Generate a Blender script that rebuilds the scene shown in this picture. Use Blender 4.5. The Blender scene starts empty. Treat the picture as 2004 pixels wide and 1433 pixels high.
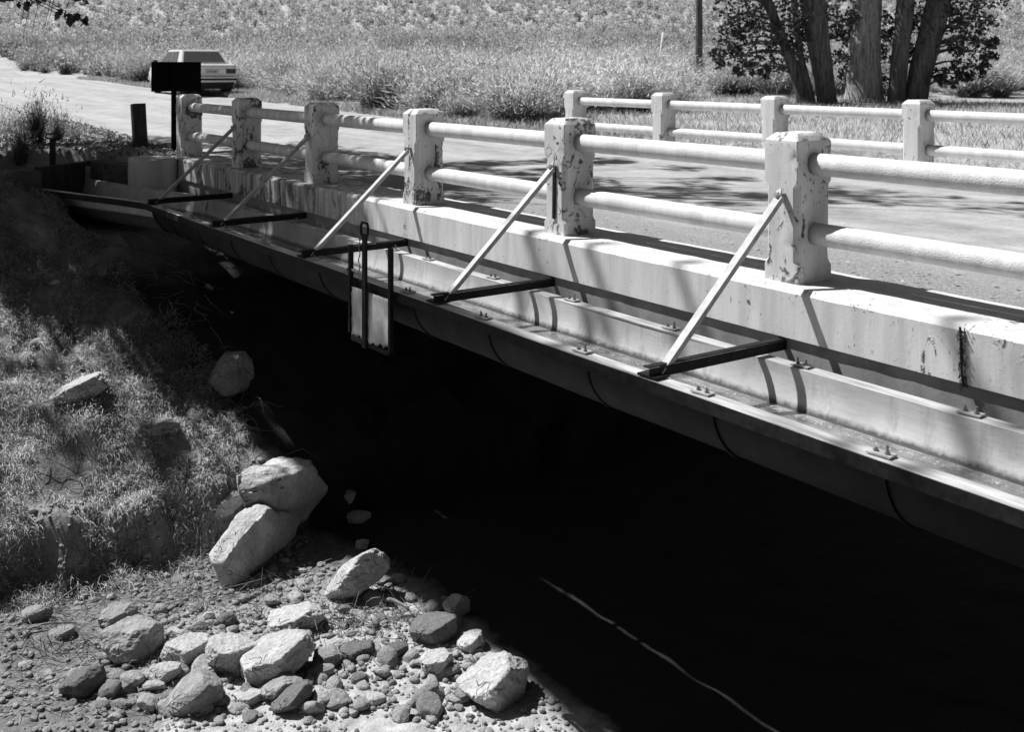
import bpy, math, random
import numpy as np
from mathutils import Vector, Matrix

R = math.radians
rng = np.random.default_rng(7)
random.seed(7)
scene = bpy.context.scene
col = scene.collection

# ------------------------------------------------------------------ camera, sky, sun, exposure
CAM = np.array([4.293, -5.105, 1.266])
YAW = -0.9581
FW = np.array([math.sin(YAW), math.cos(YAW), 0.0])
RT = np.array([math.cos(YAW), -math.sin(YAW), 0.0])
UP = np.array([0, 0, 1.0])
FPX, HZN = 2112.4, 130.8           # focal length and horizon row of a 2004 x 1433 picture
cam_d = bpy.data.cameras.new('camera')
cam = bpy.data.objects.new('camera', cam_d); col.objects.link(cam)
cam_d.sensor_width = 36.0
cam_d.lens = FPX / 2004 * 36.0
cam_d.shift_y = (HZN - 716.5) / 2004
cam_d.dof.use_dof = True; cam_d.dof.focus_distance = 8.5; cam_d.dof.aperture_fstop = 3.6      # the far slope is a little soft
cam_d.clip_start = 0.05; cam_d.clip_end = 3000
cam.matrix_world = Matrix(((RT[0], 0, -FW[0], CAM[0]), (RT[1], 0, -FW[1], CAM[1]), (0, 1, 0, CAM[2]), (0, 0, 0, 1)))
scene.camera = cam

SUN_D = np.array([0.64, 0.34, -1.0])           # the way the light travels
w = bpy.data.worlds.new('World'); scene.world = w; w.use_nodes = True
nt = w.node_tree; nt.nodes.clear()
sky = nt.nodes.new('ShaderNodeTexSky'); sky.sky_type = 'NISHITA'; sky.sun_disc = False
sky.sun_elevation = math.atan2(1.0, math.hypot(SUN_D[0], SUN_D[1]))
sky.sun_rotation = math.atan2(-SUN_D[0], -SUN_D[1])
bw = nt.nodes.new('ShaderNodeSeparateColor')      # black and white film behind an orange filter: only the red light of the sky counts
bg = nt.nodes.new('ShaderNodeBackground'); bg.inputs['Strength'].default_value = 0.05
wo = nt.nodes.new('ShaderNodeOutputWorld')
nt.links.new(sky.outputs[0], bw.inputs[0]); nt.links.new(bw.outputs[0], bg.inputs[0]); nt.links.new(bg.outputs[0], wo.inputs[0])
sl = bpy.data.lights.new('sun', 'SUN'); sl.energy = 5.0; sl.angle = R(0.53); sl.color = (1, 1, 1)
so = bpy.data.objects.new('sun', sl); col.objects.link(so)
so.rotation_euler = Vector(SUN_D).to_track_quat('-Z', 'Y').to_euler()
so.location = (-30, -16, 50)
scene.view_settings.view_transform = 'Standard'; scene.view_settings.look = 'None'
scene.view_settings.exposure = 0.2; scene.view_settings.gamma = 1.0
try:
    scene.cycles.max_bounces = 6; scene.cycles.diffuse_bounces = 1; scene.cycles.glossy_bounces = 3
    scene.cycles.transmission_bounces = 4; scene.cycles.caustics_reflective = False; scene.cycles.caustics_refractive = False
except Exception: pass

# ------------------------------------------------------------------ numbers and noise
_perm = rng.permutation(256); _perm = np.concatenate([_perm, _perm, _perm])
_grad = rng.normal(size=(256, 3)); _grad /= np.linalg.norm(_grad, axis=1)[:, None]
def perlin(P):
    P = np.asarray(P, float); I = np.floor(P).astype(int); F = P - I; I &= 255
    U = F * F * F * (F * (F * 6 - 15) + 10); out = 0
    for dx in (0, 1):
        for dy in (0, 1):
            for dz in (0, 1):
                h = _perm[_perm[_perm[I[:, 0] + dx] + I[:, 1] + dy] + I[:, 2] + dz] & 255
                g = _grad[h]
                d = g[:, 0] * (F[:, 0] - dx) + g[:, 1] * (F[:, 1] - dy) + g[:, 2] * (F[:, 2] - dz)
                wgt = (U[:, 0] if dx else 1 - U[:, 0]) * (U[:, 1] if dy else 1 - U[:, 1]) * (U[:, 2] if dz else 1 - U[:, 2])
                out = out + wgt * d
    return out
def fbm(P, oct=4, lac=2.05, gain=.5):
    P = np.asarray(P, float); a = 1.; o = np.zeros(len(P))
    for k in range(oct):
        o += a * perlin(P + 17.3 * k); P = P * lac; a *= gain
    return o
def sstep(a, b, x):
    t = np.clip((x - a) / (b - a), 0, 1); return t * t * (3 - 2 * t)

AXIS = [(-8.95, -.80, .36), (-11.9, -1.53, .56), (-12.7, -1.74, .5)]
def height(x, y, detail=True):
    x = np.atleast_1d(np.asarray(x, float)); y = np.atleast_1d(np.asarray(y, float))
    s = (x - CAM[0]) * FW[0] + (y - CAM[1]) * FW[1]
    P = np.stack([x, y, np.zeros_like(x)], 1)
    base = -.12 + .024 * np.maximum(0, s - 12) + .095 * np.maximum(0, s - 58)
    base = base + .25 * sstep(25, 60, s) * fbm(P / 9, 3) + 1.6 * sstep(60, 140, s) * fbm(P / 45, 3)
    sh = 1.5 * np.maximum(0, y - 6.0) + .5 * np.minimum(0, y + 6)
    xx = x - sh
    toe = -5.6 + .5 * fbm(P / 2.2 + 5, 2) + .28 * fbm(P / .45 + 7, 2) + .10 * fbm(P / .19 + 2, 2)
    bed = -3.3 - .03 * (y + 1) + .10 * fbm(P / 1.3 + 9, 3) - .58 * sstep(-.25, .3, y) * np.exp(-((x + 1.1) / 1.5) ** 2)
    bank = -3.22 + .45 * (toe - xx) + .36 * sstep(0, .22, toe - xx) + .16 * fbm(P / 1.1 + 3, 3)
    left = np.where(xx < toe, np.maximum(bank, bed), bed)
    cut = sstep(-1.2, 0.3, xx - toe)
    right = -3.3 + 1.9 * np.maximum(0, xx - 2.4)
    z = np.minimum(np.maximum(left, right), base)
    # fill behind the abutment and the end block
    fill = sstep(-10.7, -11.0, x) * sstep(-.62, -.22, y) * (1 - sstep(6.3, 7.6, y))
    z = z * (1 - fill) + base * fill
    # the ditch and notch the flume inlet lies in
    d = np.full(x.shape, 9.); hw = np.full(x.shape, .36); side = np.zeros(x.shape)
    for (ax, ay, h0), (bx, by, h1) in zip(AXIS[:-1], AXIS[1:]):
        L = math.hypot(bx - ax, by - ay); tx, ty = (bx - ax) / L, (by - ay) / L
        u = np.clip((x - ax) * tx + (y - ay) * ty, 0, L); dd = np.hypot(x - ax - u * tx, y - ay - u * ty); k = dd < d
        d = np.where(k, dd, d); hw = np.where(k, h0 + (h1 - h0) * u / L, hw); side = np.where(k, (x - ax) * ty - (y - ay) * tx, side)
    inner = side > 0
    cz = -.88 + .46 * sstep(0, .06, d - hw - .06) + .6 * sstep(.26, .42, d - hw) + 9 * sstep(.5, 3, d - hw)
    z = np.minimum(z, np.where(x < -9.6, cz, z))
    if detail:
        near = 1 - sstep(14, 30, s)
        z = z + near * (.035 * fbm(P * 2.2 + 1, 3) + .014 * fbm(P * 8 + 2, 3)) * (1 - .8 * fill)
    return z
def H1(x, y): return float(height([x], [y])[0])

def pix_ray(px, py):
    return FW + RT * (px - 1002) / FPX + UP * (HZN - py) / FPX
def at_depth(px, py, s): return CAM + pix_ray(px, py) * s
def at_ground(px, py, lo=3.0, hi=120):
    d = pix_ray(px, py); t = np.concatenate([np.arange(lo, 25, .04), np.arange(25, hi, .3)])
    P = CAM[None] + d[None] * t[:, None]
    k = np.nonzero(P[:, 2] < height(P[:, 0], P[:, 1]))[0]
    if len(k) == 0: return P[-1]
    return P[k[0]]

# ------------------------------------------------------------------ materials (all grey: a black and white photograph)
def mat(name):
    m = bpy.data.materials.new(name); m.use_nodes = True
    b = m.node_tree.nodes['Principled BSDF']; b.inputs['Specular IOR Level'].default_value = .3
    return m, m.node_tree, b
def N(t, typ, **kw):
    n = t.nodes.new(typ)
    for k, v in kw.items():
        if k in n.inputs.keys(): n.inputs[k].default_value = v
        else: setattr(n, k, v)
    return n
def coords(t, scale=(1, 1, 1)):
    g = N(t, 'ShaderNodeNewGeometry'); m = N(t, 'ShaderNodeMapping'); m.inputs['Scale'].default_value = scale
    t.links.new(g.outputs['Position'], m.inputs['Vector']); return m.outputs[0]
def ocoords(t, scale=(1, 1, 1)):
    g = N(t, 'ShaderNodeTexCoord'); m = N(t, 'ShaderNodeMapping'); m.inputs['Scale'].default_value = scale
    t.links.new(g.outputs['Object'], m.inputs['Vector']); return m.outputs[0]
def noise(t, vec, scale, detail=5, rough=.55, dist=0):
    n = N(t, 'ShaderNodeTexNoise'); n.inputs['Scale'].default_value = scale; n.inputs['Detail'].default_value = detail
    n.inputs['Roughness'].default_value = rough; n.inputs['Distortion'].default_value = dist
    t.links.new(vec, n.inputs['Vector']); return n.outputs['Fac']
def ramp(t, fac, stops):
    r = N(t, 'ShaderNodeValToRGB'); e = r.color_ramp.elements
    while len(e) < len(stops): e.new(.5)
    for el, (p, v) in zip(e, stops): el.position = p; el.color = (v, v, v, 1)
    t.links.new(fac, r.inputs[0]); return r.outputs[0]
def mixc(t, fac, a, b):
    m = N(t, 'ShaderNodeMix', data_type='RGBA')
    for sock, v in ((m.inputs[0], fac), (m.inputs[6], a), (m.inputs[7], b)):
        if isinstance(v, (int, float)):
            sock.default_value = v if sock == m.inputs[0] else (v, v, v, 1)
        else: t.links.new(v, sock)
    return m.outputs[2]
def math_(t, op, a, b=None, clamp=False):
    m = N(t, 'ShaderNodeMath', operation=op); m.use_clamp = clamp
    for i, v in enumerate((a, b)):
        if v is None: continue
        if isinstance(v, (int, float)): m.inputs[i].default_value = v
        else: t.links.new(v, m.inputs[i])
    return m.outputs[0]
def bump(t, b, h, strength=.4, dist=.01):
    n = N(t, 'ShaderNodeBump'); n.inputs['Strength'].default_value = strength; n.inputs['Distance'].default_value = dist
    t.links.new(h, n.inputs['Height']); t.links.new(n.outputs[0], b.inputs['Normal'])

def simple(name, lo, hi, scale=6, rough=.85, bstr=.3, bscale=40, bdist=.005, vec=None, stretch=(1, 1, 1), metal=0., spec=.3, rnd=0., obj=False):
    m, t, b = mat(name); v = ocoords(t, stretch) if obj else coords(t, stretch)
    c = ramp(t, noise(t, v, scale, 6, .6), [(.3, lo), (.7, hi)])
    if rnd:
        oi = N(t, 'ShaderNodeObjectInfo'); k = math_(t, 'MULTIPLY_ADD', oi.outputs['Random'], rnd); 
        t.nodes[-1].inputs[2].default_value = 1 - rnd / 2
        c = mixc(t, 1.0, c, c); mx = t.nodes[-1]; mx.blend_type = 'MULTIPLY'; t.links.new(k, mx.inputs[7])
    t.links.new(c, b.inputs['Base Color'])
    b.inputs['Roughness'].default_value = rough; b.inputs['Metallic'].default_value = metal
    b.inputs['Specular IOR Level'].default_value = spec
    if bstr: bump(t, b, noise(t, v, bscale, 5, .6), bstr, bdist)
    return m

def painted(name, white=.78, peel=.62, peel_scale=3.2, drip_x=None, rough=.6, top_dirt=True, fine=1.0, cracks=False, spots=0., grain=.35):
    """old white paint on concrete, flaking to the dark cement"""
    m, t, b = mat(name); v = coords(t)
    vs = coords(t, (1, 1, .55))
    n1 = noise(t, vs, peel_scale, 7, .62, .9); n2 = noise(t, v, 26, 4, .6, .5); n3 = noise(t, v, 1.1, 3)
    f = math_(t, 'ADD', math_(t, 'MULTIPLY', n1, .78), math_(t, 'MULTIPLY', n2, .22))
    f = math_(t, 'ADD', f, math_(t, 'MULTIPLY', math_(t, 'SUBTRACT', n3, .5), .10))
    pm = ramp(t, f, [(peel, 0), (peel + .012, 1)])
    edge = ramp(t, f, [(peel - .02, 0), (peel - .002, .75), (peel + .002, .75), (peel + .03, 0)])
    n4 = noise(t, v, 55, 3, .5, .8); fl = ramp(t, n4, [(.715, 0), (.73, fine)])
    n5 = noise(t, coords(t, (5, 5, .5)), 2.0, 5, .65); grime = ramp(t, n5, [(.38, .80), (.62, 1.0)])
    wcol = mixc(t, 1.0, white, grime); t.nodes[-1].blend_type = 'MULTIPLY'
    if drip_x is not None:
        sp = N(t, 'ShaderNodeSeparateXYZ'); g = N(t, 'ShaderNodeNewGeometry'); t.links.new(g.outputs['Position'], sp.inputs[0])
        mr = N(t, 'ShaderNodeMapRange'); mr.inputs[1].default_value = drip_x[0]; mr.inputs[2].default_value = drip_x[1]
        mr.inputs[3].default_value = 0; mr.inputs[4].default_value = 1
        t.links.new(sp.outputs[0], mr.inputs[0])
        st = noise(t, coords(t, (11, 11, .7)), 1.0, 6, .7)
        stm = ramp(t, st, [(.42, 0), (.62, .9)])
        dk = math_(t, 'MULTIPLY', stm, mr.outputs[0])
        wcol = mixc(t, dk, wcol, .10)
        pm = math_(t, 'MAXIMUM', pm, math_(t, 'MULTIPLY', mr.outputs[0], ramp(t, f, [(peel - .10, 0), (peel - .085, 1)])))
    cem = ramp(t, noise(t, v, 18, 5), [(.3, .05), (.7, .22)])
    c = mixc(t, pm, wcol, cem)
    c = mixc(t, math_(t, 'MULTIPLY', edge, .6), c, .05)
    c = mixc(t, fl, c, .12)
    hgt = math_(t, 'SUBTRACT', 1.0, pm)
    if spots:      # small scabs where the paint has popped off
        n6 = math_(t, 'ADD', math_(t, 'MULTIPLY', noise(t, coords(t, (1, 1, .7)), 17, 4, .7, 1.2), .75), math_(t, 'MULTIPLY', n3, .12)); n6 = math_(t, 'ADD', n6, .065)
        sm_ = ramp(t, n6, [(spots, 0), (spots + .012, 1)]); lip = ramp(t, n6, [(spots - .03, 0), (spots - .006, 1), (spots + .03, .4)])
        c = mixc(t, sm_, c, .14); hgt = math_(t, 'ADD', hgt, math_(t, 'SUBTRACT', math_(t, 'MULTIPLY', lip, .7), sm_))
    if cracks:
        vo = N(t, 'ShaderNodeTexVoronoi', feature='DISTANCE_TO_EDGE'); vo.inputs['Scale'].default_value = 4.5
        wv = N(t, 'ShaderNodeVectorMath', operation='ADD'); nz = N(t, 'ShaderNodeTexNoise'); nz.inputs['Scale'].default_value = 6
        t.links.new(v, nz.inputs['Vector']); sc_ = N(t, 'ShaderNodeVectorMath', operation='SCALE'); sc_.inputs['Scale'].default_value = .18
        t.links.new(nz.outputs['Color'], sc_.inputs[0]); t.links.new(v, wv.inputs[0]); t.links.new(sc_.outputs[0], wv.inputs[1])
        t.links.new(wv.outputs[0], vo.inputs['Vector'])
        ck = ramp(t, vo.outputs['Distance'], [(.004, 1), (.011, 0)])
        ck = math_(t, 'MULTIPLY', ck, ramp(t, noise(t, v, 2.6, 2), [(.64, 0), (.68, 1)]))
        c = mixc(t, ck, c, .05); hgt = math_(t, 'SUBTRACT', hgt, ck)
    t.links.new(c, b.inputs['Base Color']); b.inputs['Roughness'].default_value = rough
    hh = math_(t, 'ADD', hgt, math_(t, 'MULTIPLY', noise(t, v, 70 if grain < 1 else 120, 4), grain))
    bump(t, b, hh, .5, .006)
    return m

M = {}
M['post'] = painted('flaking_post_paint', .80, .572, 4.2, cracks=True, spots=.592)
M['rail'] = painted('white_rail_paint', .82, .80, 4, rough=.6, fine=.2, grain=1.6)
M['curb'] = painted('kerb_paint', .78, .66, 4.0, drip_x=(-4.3, -6.5), fine=1.0, spots=.628)
M['farpost'] = painted('far_post_paint', .78, .62, 4.5, spots=.615)
M['concrete'] = simple('grey_concrete', .22, .34, 3, .9, .4, 50)
M['girder'] = simple('girder_concrete', .20, .38, 5, .85, .4, 40)
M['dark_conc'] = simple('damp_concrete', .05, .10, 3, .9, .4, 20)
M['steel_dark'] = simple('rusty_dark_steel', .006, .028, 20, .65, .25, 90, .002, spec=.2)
M['steel_grey'] = simple('weathered_steel', .30, .58, 14, .5, .2, 90, .002, spec=.4)
M['bolt'] = simple('bolt_steel', .10, .3, 30, .5, .2, 90, .002, spec=.5)
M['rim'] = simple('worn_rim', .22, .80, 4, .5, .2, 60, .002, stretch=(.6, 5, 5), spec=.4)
M['wood_dark'] = simple('weathered_timber', .02, .07, 4, .85, .6, 30, .01, stretch=(3, 3, .5))
M['log'] = simple('old_timber', .05, .14, 4, .9, .7, 20, .015, stretch=(1, 4, 4))
M['log_end'] = simple('broken_timber_end', .12, .6, 12, .9, .8, 30, .02, stretch=(3, 3, 1))
M['sign'] = simple('sign_back', .004, .008, 6, .8, 0, 40, spec=.05)
M['leaf'] = simple('cottonwood_leaf', .035, .085, 3, .55, 0, spec=.35)
M['leaf_pale'] = simple('pale_leaf', .28, .5, 3, .6, 0)
M['twig'] = simple('dry_twig', .14, .34, 9, .8, .3, 60, .003)
M['plate'] = simple('galvanised_plate', .30, .95, 6, .45, .25, 8, .02, stretch=(1, 1, .5), spec=.4)

def foliage(name, lo, hi, scale=2.5, thru=.35, rnd=0., stretch=(1, 1, 1)):
    """thin dry leaves: diffuse plus light shining through; normals of the fine blades averaged towards the sky"""
    m, t, b = mat(name); v = coords(t, stretch)
    c = ramp(t, noise(t, v, scale, 6, .6), [(.3, lo), (.7, hi)])
    if rnd:
        oi = N(t, 'ShaderNodeObjectInfo'); k = math_(t, 'ADD', math_(t, 'MULTIPLY', oi.outputs['Random'], rnd), 1 - rnd)
        c = mixc(t, 1.0, c, k); t.nodes[-1].blend_type = 'MULTIPLY'
    g = N(t, 'ShaderNodeNewGeometry'); a = N(t, 'ShaderNodeVectorMath', operation='SCALE'); a.inputs['Scale'].default_value = .45
    t.links.new(g.outputs['Normal'], a.inputs[0]); d = N(t, 'ShaderNodeVectorMath', operation='ADD'); t.links.new(a.outputs[0], d.inputs[0]); d.inputs[1].default_value = (0, 0, 1)
    nn = N(t, 'ShaderNodeVectorMath', operation='NORMALIZE'); t.links.new(d.outputs[0], nn.inputs[0])
    t.links.new(c, b.inputs['Base Color']); b.inputs['Roughness'].default_value = .9; b.inputs['Specular IOR Level'].default_value = .05
    t.links.new(nn.outputs[0], b.inputs['Normal'])
    tr = N(t, 'ShaderNodeBsdfTranslucent'); t.links.new(c, tr.inputs[0]); mx = N(t, 'ShaderNodeMixShader'); mx.inputs[0].default_value = thru
    t.links.new(b.outputs[0], mx.inputs[1]); t.links.new(tr.outputs[0], mx.inputs[2])
    t.links.new(mx.outputs[0], t.nodes['Material Output'].inputs['Surface']); return m
M['straw'] = foliage('dry_grass', .52, .88)
M['straw_dark'] = foliage('dull_grass', .14, .34)
M['brush_top'] = foliage('brush_tuft', .54, .94, .14, .5, .25)
M['brush_stem'] = foliage('brush_stem', .38, .62, .5, .3, .3)
def bark_mat(name, lo, hi):
    m, t, b = mat(name); v = coords(t, (1, 1, .16))
    n = noise(t, coords(t, (1, 1, .10)), 13, 7, .7, .8); n2 = noise(t, coords(t, (1, 1, .3)), 30, 4, .6)
    f = math_(t, 'ADD', math_(t, 'MULTIPLY', n, .75), math_(t, 'MULTIPLY', n2, .25))
    c = ramp(t, f, [(.40, lo), (.60, hi)]); t.links.new(c, b.inputs['Base Color']); b.inputs['Roughness'].default_value = .95
    bump(t, b, f, .9, .05); return m
M['bark'] = bark_mat('cottonwood_bark', .14, .50)
M['bark_dark'] = bark_mat('dark_bark', .05, .20)
M['bark_pale'] = bark_mat('pale_bark', .09, .30)

def stone_mat(name, lo, hi, rnd=.5):
    m, t, b = mat(name); v = ocoords(t)
    c = ramp(t, noise(t, v, 3.0, 8, .65, .6), [(.28, lo), (.72, hi)])
    sp = ramp(t, noise(t, v, 40, 3, .5), [(.3, .72), (.6, 1.0)])
    c = mixc(t, 1.0, c, sp); t.nodes[-1].blend_type = 'MULTIPLY'
    oi = N(t, 'ShaderNodeObjectInfo'); k = math_(t, 'ADD', math_(t, 'MULTIPLY', oi.outputs['Random'], rnd), 1 - rnd * .6)
    c = mixc(t, 1.0, c, k); t.nodes[-1].blend_type = 'MULTIPLY'
    t.links.new(c, b.inputs['Base Color']); b.inputs['Roughness'].default_value = .88
    vo = N(t, 'ShaderNodeTexVoronoi', feature='DISTANCE_TO_EDGE'); vo.inputs['Scale'].default_value = 3.2
    nz = N(t, 'ShaderNodeTexNoise'); nz.inputs['Scale'].default_value = 5; t.links.new(v, nz.inputs['Vector'])
    sv = N(t, 'ShaderNodeVectorMath', operation='SCALE'); sv.inputs['Scale'].default_value = .5; t.links.new(nz.outputs['Color'], sv.inputs[0])
    av = N(t, 'ShaderNodeVectorMath', operation='ADD'); t.links.new(v, av.inputs[0]); t.links.new(sv.outputs[0], av.inputs[1]); t.links.new(av.outputs[0], vo.inputs['Vector'])
    ck = math_(t, 'MULTIPLY', ramp(t, vo.outputs['Distance'], [(.0, 1), (.02, 0)]), ramp(t, noise(t, v, 2.2, 3), [(.56, 0), (.64, 1)]))
    c2 = mixc(t, math_(t, 'MULTIPLY', ck, .5), c, .08)
    silt = ramp(t, noise(t, v, 1.7, 6, .7, 1.0), [(.52, 0), (.66, .42)]); c2 = mixc(t, silt, c2, .22)
    t.links.new(c2, b.inputs['Base Color'])
    h = math_(t, 'ADD', noise(t, v, 7, 8, .66), math_(t, 'MULTIPLY', noise(t, v, 45, 4, .6), .3)); h = math_(t, 'SUBTRACT', h, math_(t, 'MULTIPLY', ck, .6)); bump(t, b, h, .85, .05)
    return m
M['stone_white'] = stone_mat('pale_stone', .42, .80, .12)
M['stone'] = stone_mat('grey_stone', .20, .56, .4)
M['stone_dark'] = stone_mat('dark_stone', .12, .28, .3)
M['cobble'] = stone_mat('cobble', .34, .82, .8)

def ground_mat():
    m, t, b = mat('ground_soil'); v = coords(t)
    g = N(t, 'ShaderNodeNewGeometry'); sp = N(t, 'ShaderNodeSeparateXYZ'); t.links.new(g.outputs['Position'], sp.inputs[0])
    soil = ramp(t, noise(t, v, 3, 8, .65, .5), [(.3, .18), (.7, .42)])
    grit = ramp(t, noise(t, v, 45, 4, .6), [(.3, .55), (.65, 1.1)])
    soil = mixc(t, 1.0, soil, grit); t.nodes[-1].blend_type = 'MULTIPLY'
    sand = ramp(t, noise(t, v, 7, 8, .7), [(.3, .30), (.7, .74)])
    zl = N(t, 'ShaderNodeMapRange'); zl.inputs[1].default_value = -2.75; zl.inputs[2].default_value = -3.05
    t.links.new(sp.outputs[2], zl.inputs[0])
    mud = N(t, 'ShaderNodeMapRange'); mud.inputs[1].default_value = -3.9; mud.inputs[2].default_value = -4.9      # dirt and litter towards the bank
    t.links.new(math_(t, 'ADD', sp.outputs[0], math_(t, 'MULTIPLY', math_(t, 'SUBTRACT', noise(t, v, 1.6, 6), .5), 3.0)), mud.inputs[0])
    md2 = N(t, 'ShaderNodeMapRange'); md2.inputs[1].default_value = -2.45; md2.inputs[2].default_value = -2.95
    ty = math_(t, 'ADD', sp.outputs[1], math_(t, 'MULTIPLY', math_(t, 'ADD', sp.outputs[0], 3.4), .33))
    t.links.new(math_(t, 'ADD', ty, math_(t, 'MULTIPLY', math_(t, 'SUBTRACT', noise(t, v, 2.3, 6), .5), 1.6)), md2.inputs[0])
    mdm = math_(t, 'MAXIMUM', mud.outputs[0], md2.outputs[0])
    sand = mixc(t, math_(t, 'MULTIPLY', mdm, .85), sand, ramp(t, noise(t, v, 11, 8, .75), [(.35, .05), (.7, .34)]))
    c = mixc(t, zl.outputs[0], soil, sand)
    # shade under the bridge and up the left bank, painted into the ground colour
    bed_shade = N(t, 'ShaderNodeMapRange'); bed_shade.inputs[1].default_value = -.22; bed_shade.inputs[2].default_value = .0
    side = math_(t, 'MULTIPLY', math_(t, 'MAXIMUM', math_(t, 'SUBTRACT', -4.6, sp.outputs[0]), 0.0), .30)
    t.links.new(math_(t, 'ADD', math_(t, 'ADD', sp.outputs[1], side), math_(t, 'MULTIPLY', noise(t, v, 2.5, 6), .45)), bed_shade.inputs[0])
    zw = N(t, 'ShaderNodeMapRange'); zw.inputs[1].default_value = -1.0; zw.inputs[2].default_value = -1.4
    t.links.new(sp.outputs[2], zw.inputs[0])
    c = mixc(t, math_(t, 'MULTIPLY', bed_shade.outputs[0], zw.outputs[0]), c, .028)
    # right bank and bed blackened so less light bounces onto the flume
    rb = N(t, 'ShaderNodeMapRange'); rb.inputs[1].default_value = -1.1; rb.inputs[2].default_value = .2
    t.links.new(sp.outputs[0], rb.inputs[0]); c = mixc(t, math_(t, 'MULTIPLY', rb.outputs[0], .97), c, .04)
    # far dry field
    far = N(t, 'ShaderNodeMapRange'); far.inputs[1].default_value = -13; far.inputs[2].default_value = -17
    t.links.new(sp.outputs[0], far.inputs[0])
    dry = ramp(t, noise(t, v, .6, 8, .65), [(.3, .36), (.7, .58)])
    fy = N(t, 'ShaderNodeMapRange'); fy.inputs[1].default_value = 6.4; fy.inputs[2].default_value = 7.4
    t.links.new(sp.outputs[1], fy.inputs[0])
    c = mixc(t, math_(t, 'MAXIMUM', far.outputs[0], fy.outputs[0]), c, dry)
    t.links.new(c, b.inputs['Base Color']); b.inputs['Roughness'].default_value = .95
    h = math_(t, 'ADD', noise(t, v, 9, 8, .65), math_(t, 'MULTIPLY', noise(t, v, 60, 4, .6), .3)); bump(t, b, h, .8, .05)
    return m
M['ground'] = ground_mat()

def road_mat():
    m, t, b = mat('dusty_road'); v = coords(t)
    g = N(t, 'ShaderNodeNewGeometry'); sp = N(t, 'ShaderNodeSeparateXYZ'); t.links.new(g.outputs['Position'], sp.inputs[0])
    streak = noise(t, coords(t, (.10, 1.3, 1)), 1.3, 6, .6)
    dust = mixc(t, .5, ramp(t, streak, [(.32, .30), (.62, .58)]), ramp(t, noise(t, v, 2.4, 9, .75), [(.32, .24), (.66, .66)]))
    asph = ramp(t, noise(t, v, 55, 6, .75), [(.3, .10), (.68, .52)])
    edge = N(t, 'ShaderNodeMapRange'); edge.inputs[1].default_value = 1.15; edge.inputs[2].default_value = 2.1
    t.links.new(math_(t, 'ADD', sp.outputs[1], math_(t, 'MULTIPLY', math_(t, 'SUBTRACT', noise(t, coords(t, (.35, 1, 1)), 2.2, 6), .5), 1.4)), edge.inputs[0])
    fx = N(t, 'ShaderNodeMapRange'); fx.inputs[1].default_value = -6.5; fx.inputs[2].default_value = -10
    t.links.new(sp.outputs[0], fx.inputs[0])
    c = mixc(t, math_(t, 'MAXIMUM', edge.outputs[0], fx.outputs[0]), asph, dust)
    gr = ramp(t, noise(t, v, 75, 4, .75), [(.3, .62), (.65, 1.12)])
    c = mixc(t, 1.0, c, gr); t.nodes[-1].blend_type = 'MULTIPLY'
    t.links.new(c, b.inputs['Base Color']); b.inputs['Roughness'].default_value = .92
    bump(t, b, noise(t, v, 70, 5, .7), .6, .012); return m
M['road'] = road_mat()

def trough_mat():
    m, t, b = mat('flume_sheet'); v = coords(t)
    g = N(t, 'ShaderNodeNewGeometry'); sp = N(t, 'ShaderNodeSeparateXYZ'); t.links.new(g.outputs['Position'], sp.inputs[0])
    c = ramp(t, noise(t, coords(t, (.8, 3, 1.2)), 3, 6, .6), [(.3, .46), (.7, .70)])
    rust = ramp(t, noise(t, coords(t, (5, 5, .6)), 2, 7, .72), [(.52, 0), (.72, .6)])
    c = mixc(t, rust, c, .2)
    # crust of algae at the water line
    lvl = math_(t, 'ADD', sp.outputs[2], math_(t, 'MULTIPLY', math_(t, 'SUBTRACT', noise(t, v, 26, 5, .7), .5), .05))
    cr = ramp(t, math_(t, 'ADD', math_(t, 'MULTIPLY', lvl, 10), 6.0), [(.16, .95), (.46, .0)])
    c = mixc(t, cr, c, .07)
    t.links.new(c, b.inputs['Base Color']); b.inputs['Roughness'].default_value = .5
    bump(t, b, noise(t, coords(t, (1, 4, 4)), 12, 4), .15, .01); return m
M['trough'] = trough_mat()
M['belly'] = simple('shade_toned_sheet', .005, .03, 4, .7, .2, 30, .004, stretch=(1, 1, .6))  # outside of the flume sheet, its shade put into the colour as near black

def water_mat():
    m, t, b = mat('flume_water')
    v = coords(t, (1.8, 3, 1)); c = ramp(t, noise(t, coords(t, (1.4, 2, 1)), 4, 5), [(.35, .10), (.65, .34)])
    g = N(t, 'ShaderNodeNewGeometry'); sp = N(t, 'ShaderNodeSeparateXYZ'); t.links.new(g.outputs['Position'], sp.inputs[0])
    edge = ramp(t, math_(t, 'ADD', math_(t, 'MULTIPLY', sp.outputs[1], 8), 5.0), [(.22, 0), (.36, 1), (.66, .75), (.85, .2)])      # sparkle on the water along the inner wall, painted as white specks
    glint = math_(t, 'MULTIPLY', edge, ramp(t, noise(t, coords(t, (1, 1.6, 1)), 46, 4, .65, .6), [(.575, 0), (.63, .9)]))
    c = mixc(t, glint, c, .9)
    t.links.new(c, b.inputs['Base Color']); b.inputs['Roughness'].default_value = .05; b.inputs['Specular IOR Level'].default_value = .95
    h = math_(t, 'ADD', noise(t, v, 10, 4, .6, .6), math_(t, 'MULTIPLY', noise(t, v, 42, 3), .25)); bump(t, b, h, .75, .018); return m
M['water'] = water_mat()
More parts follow.
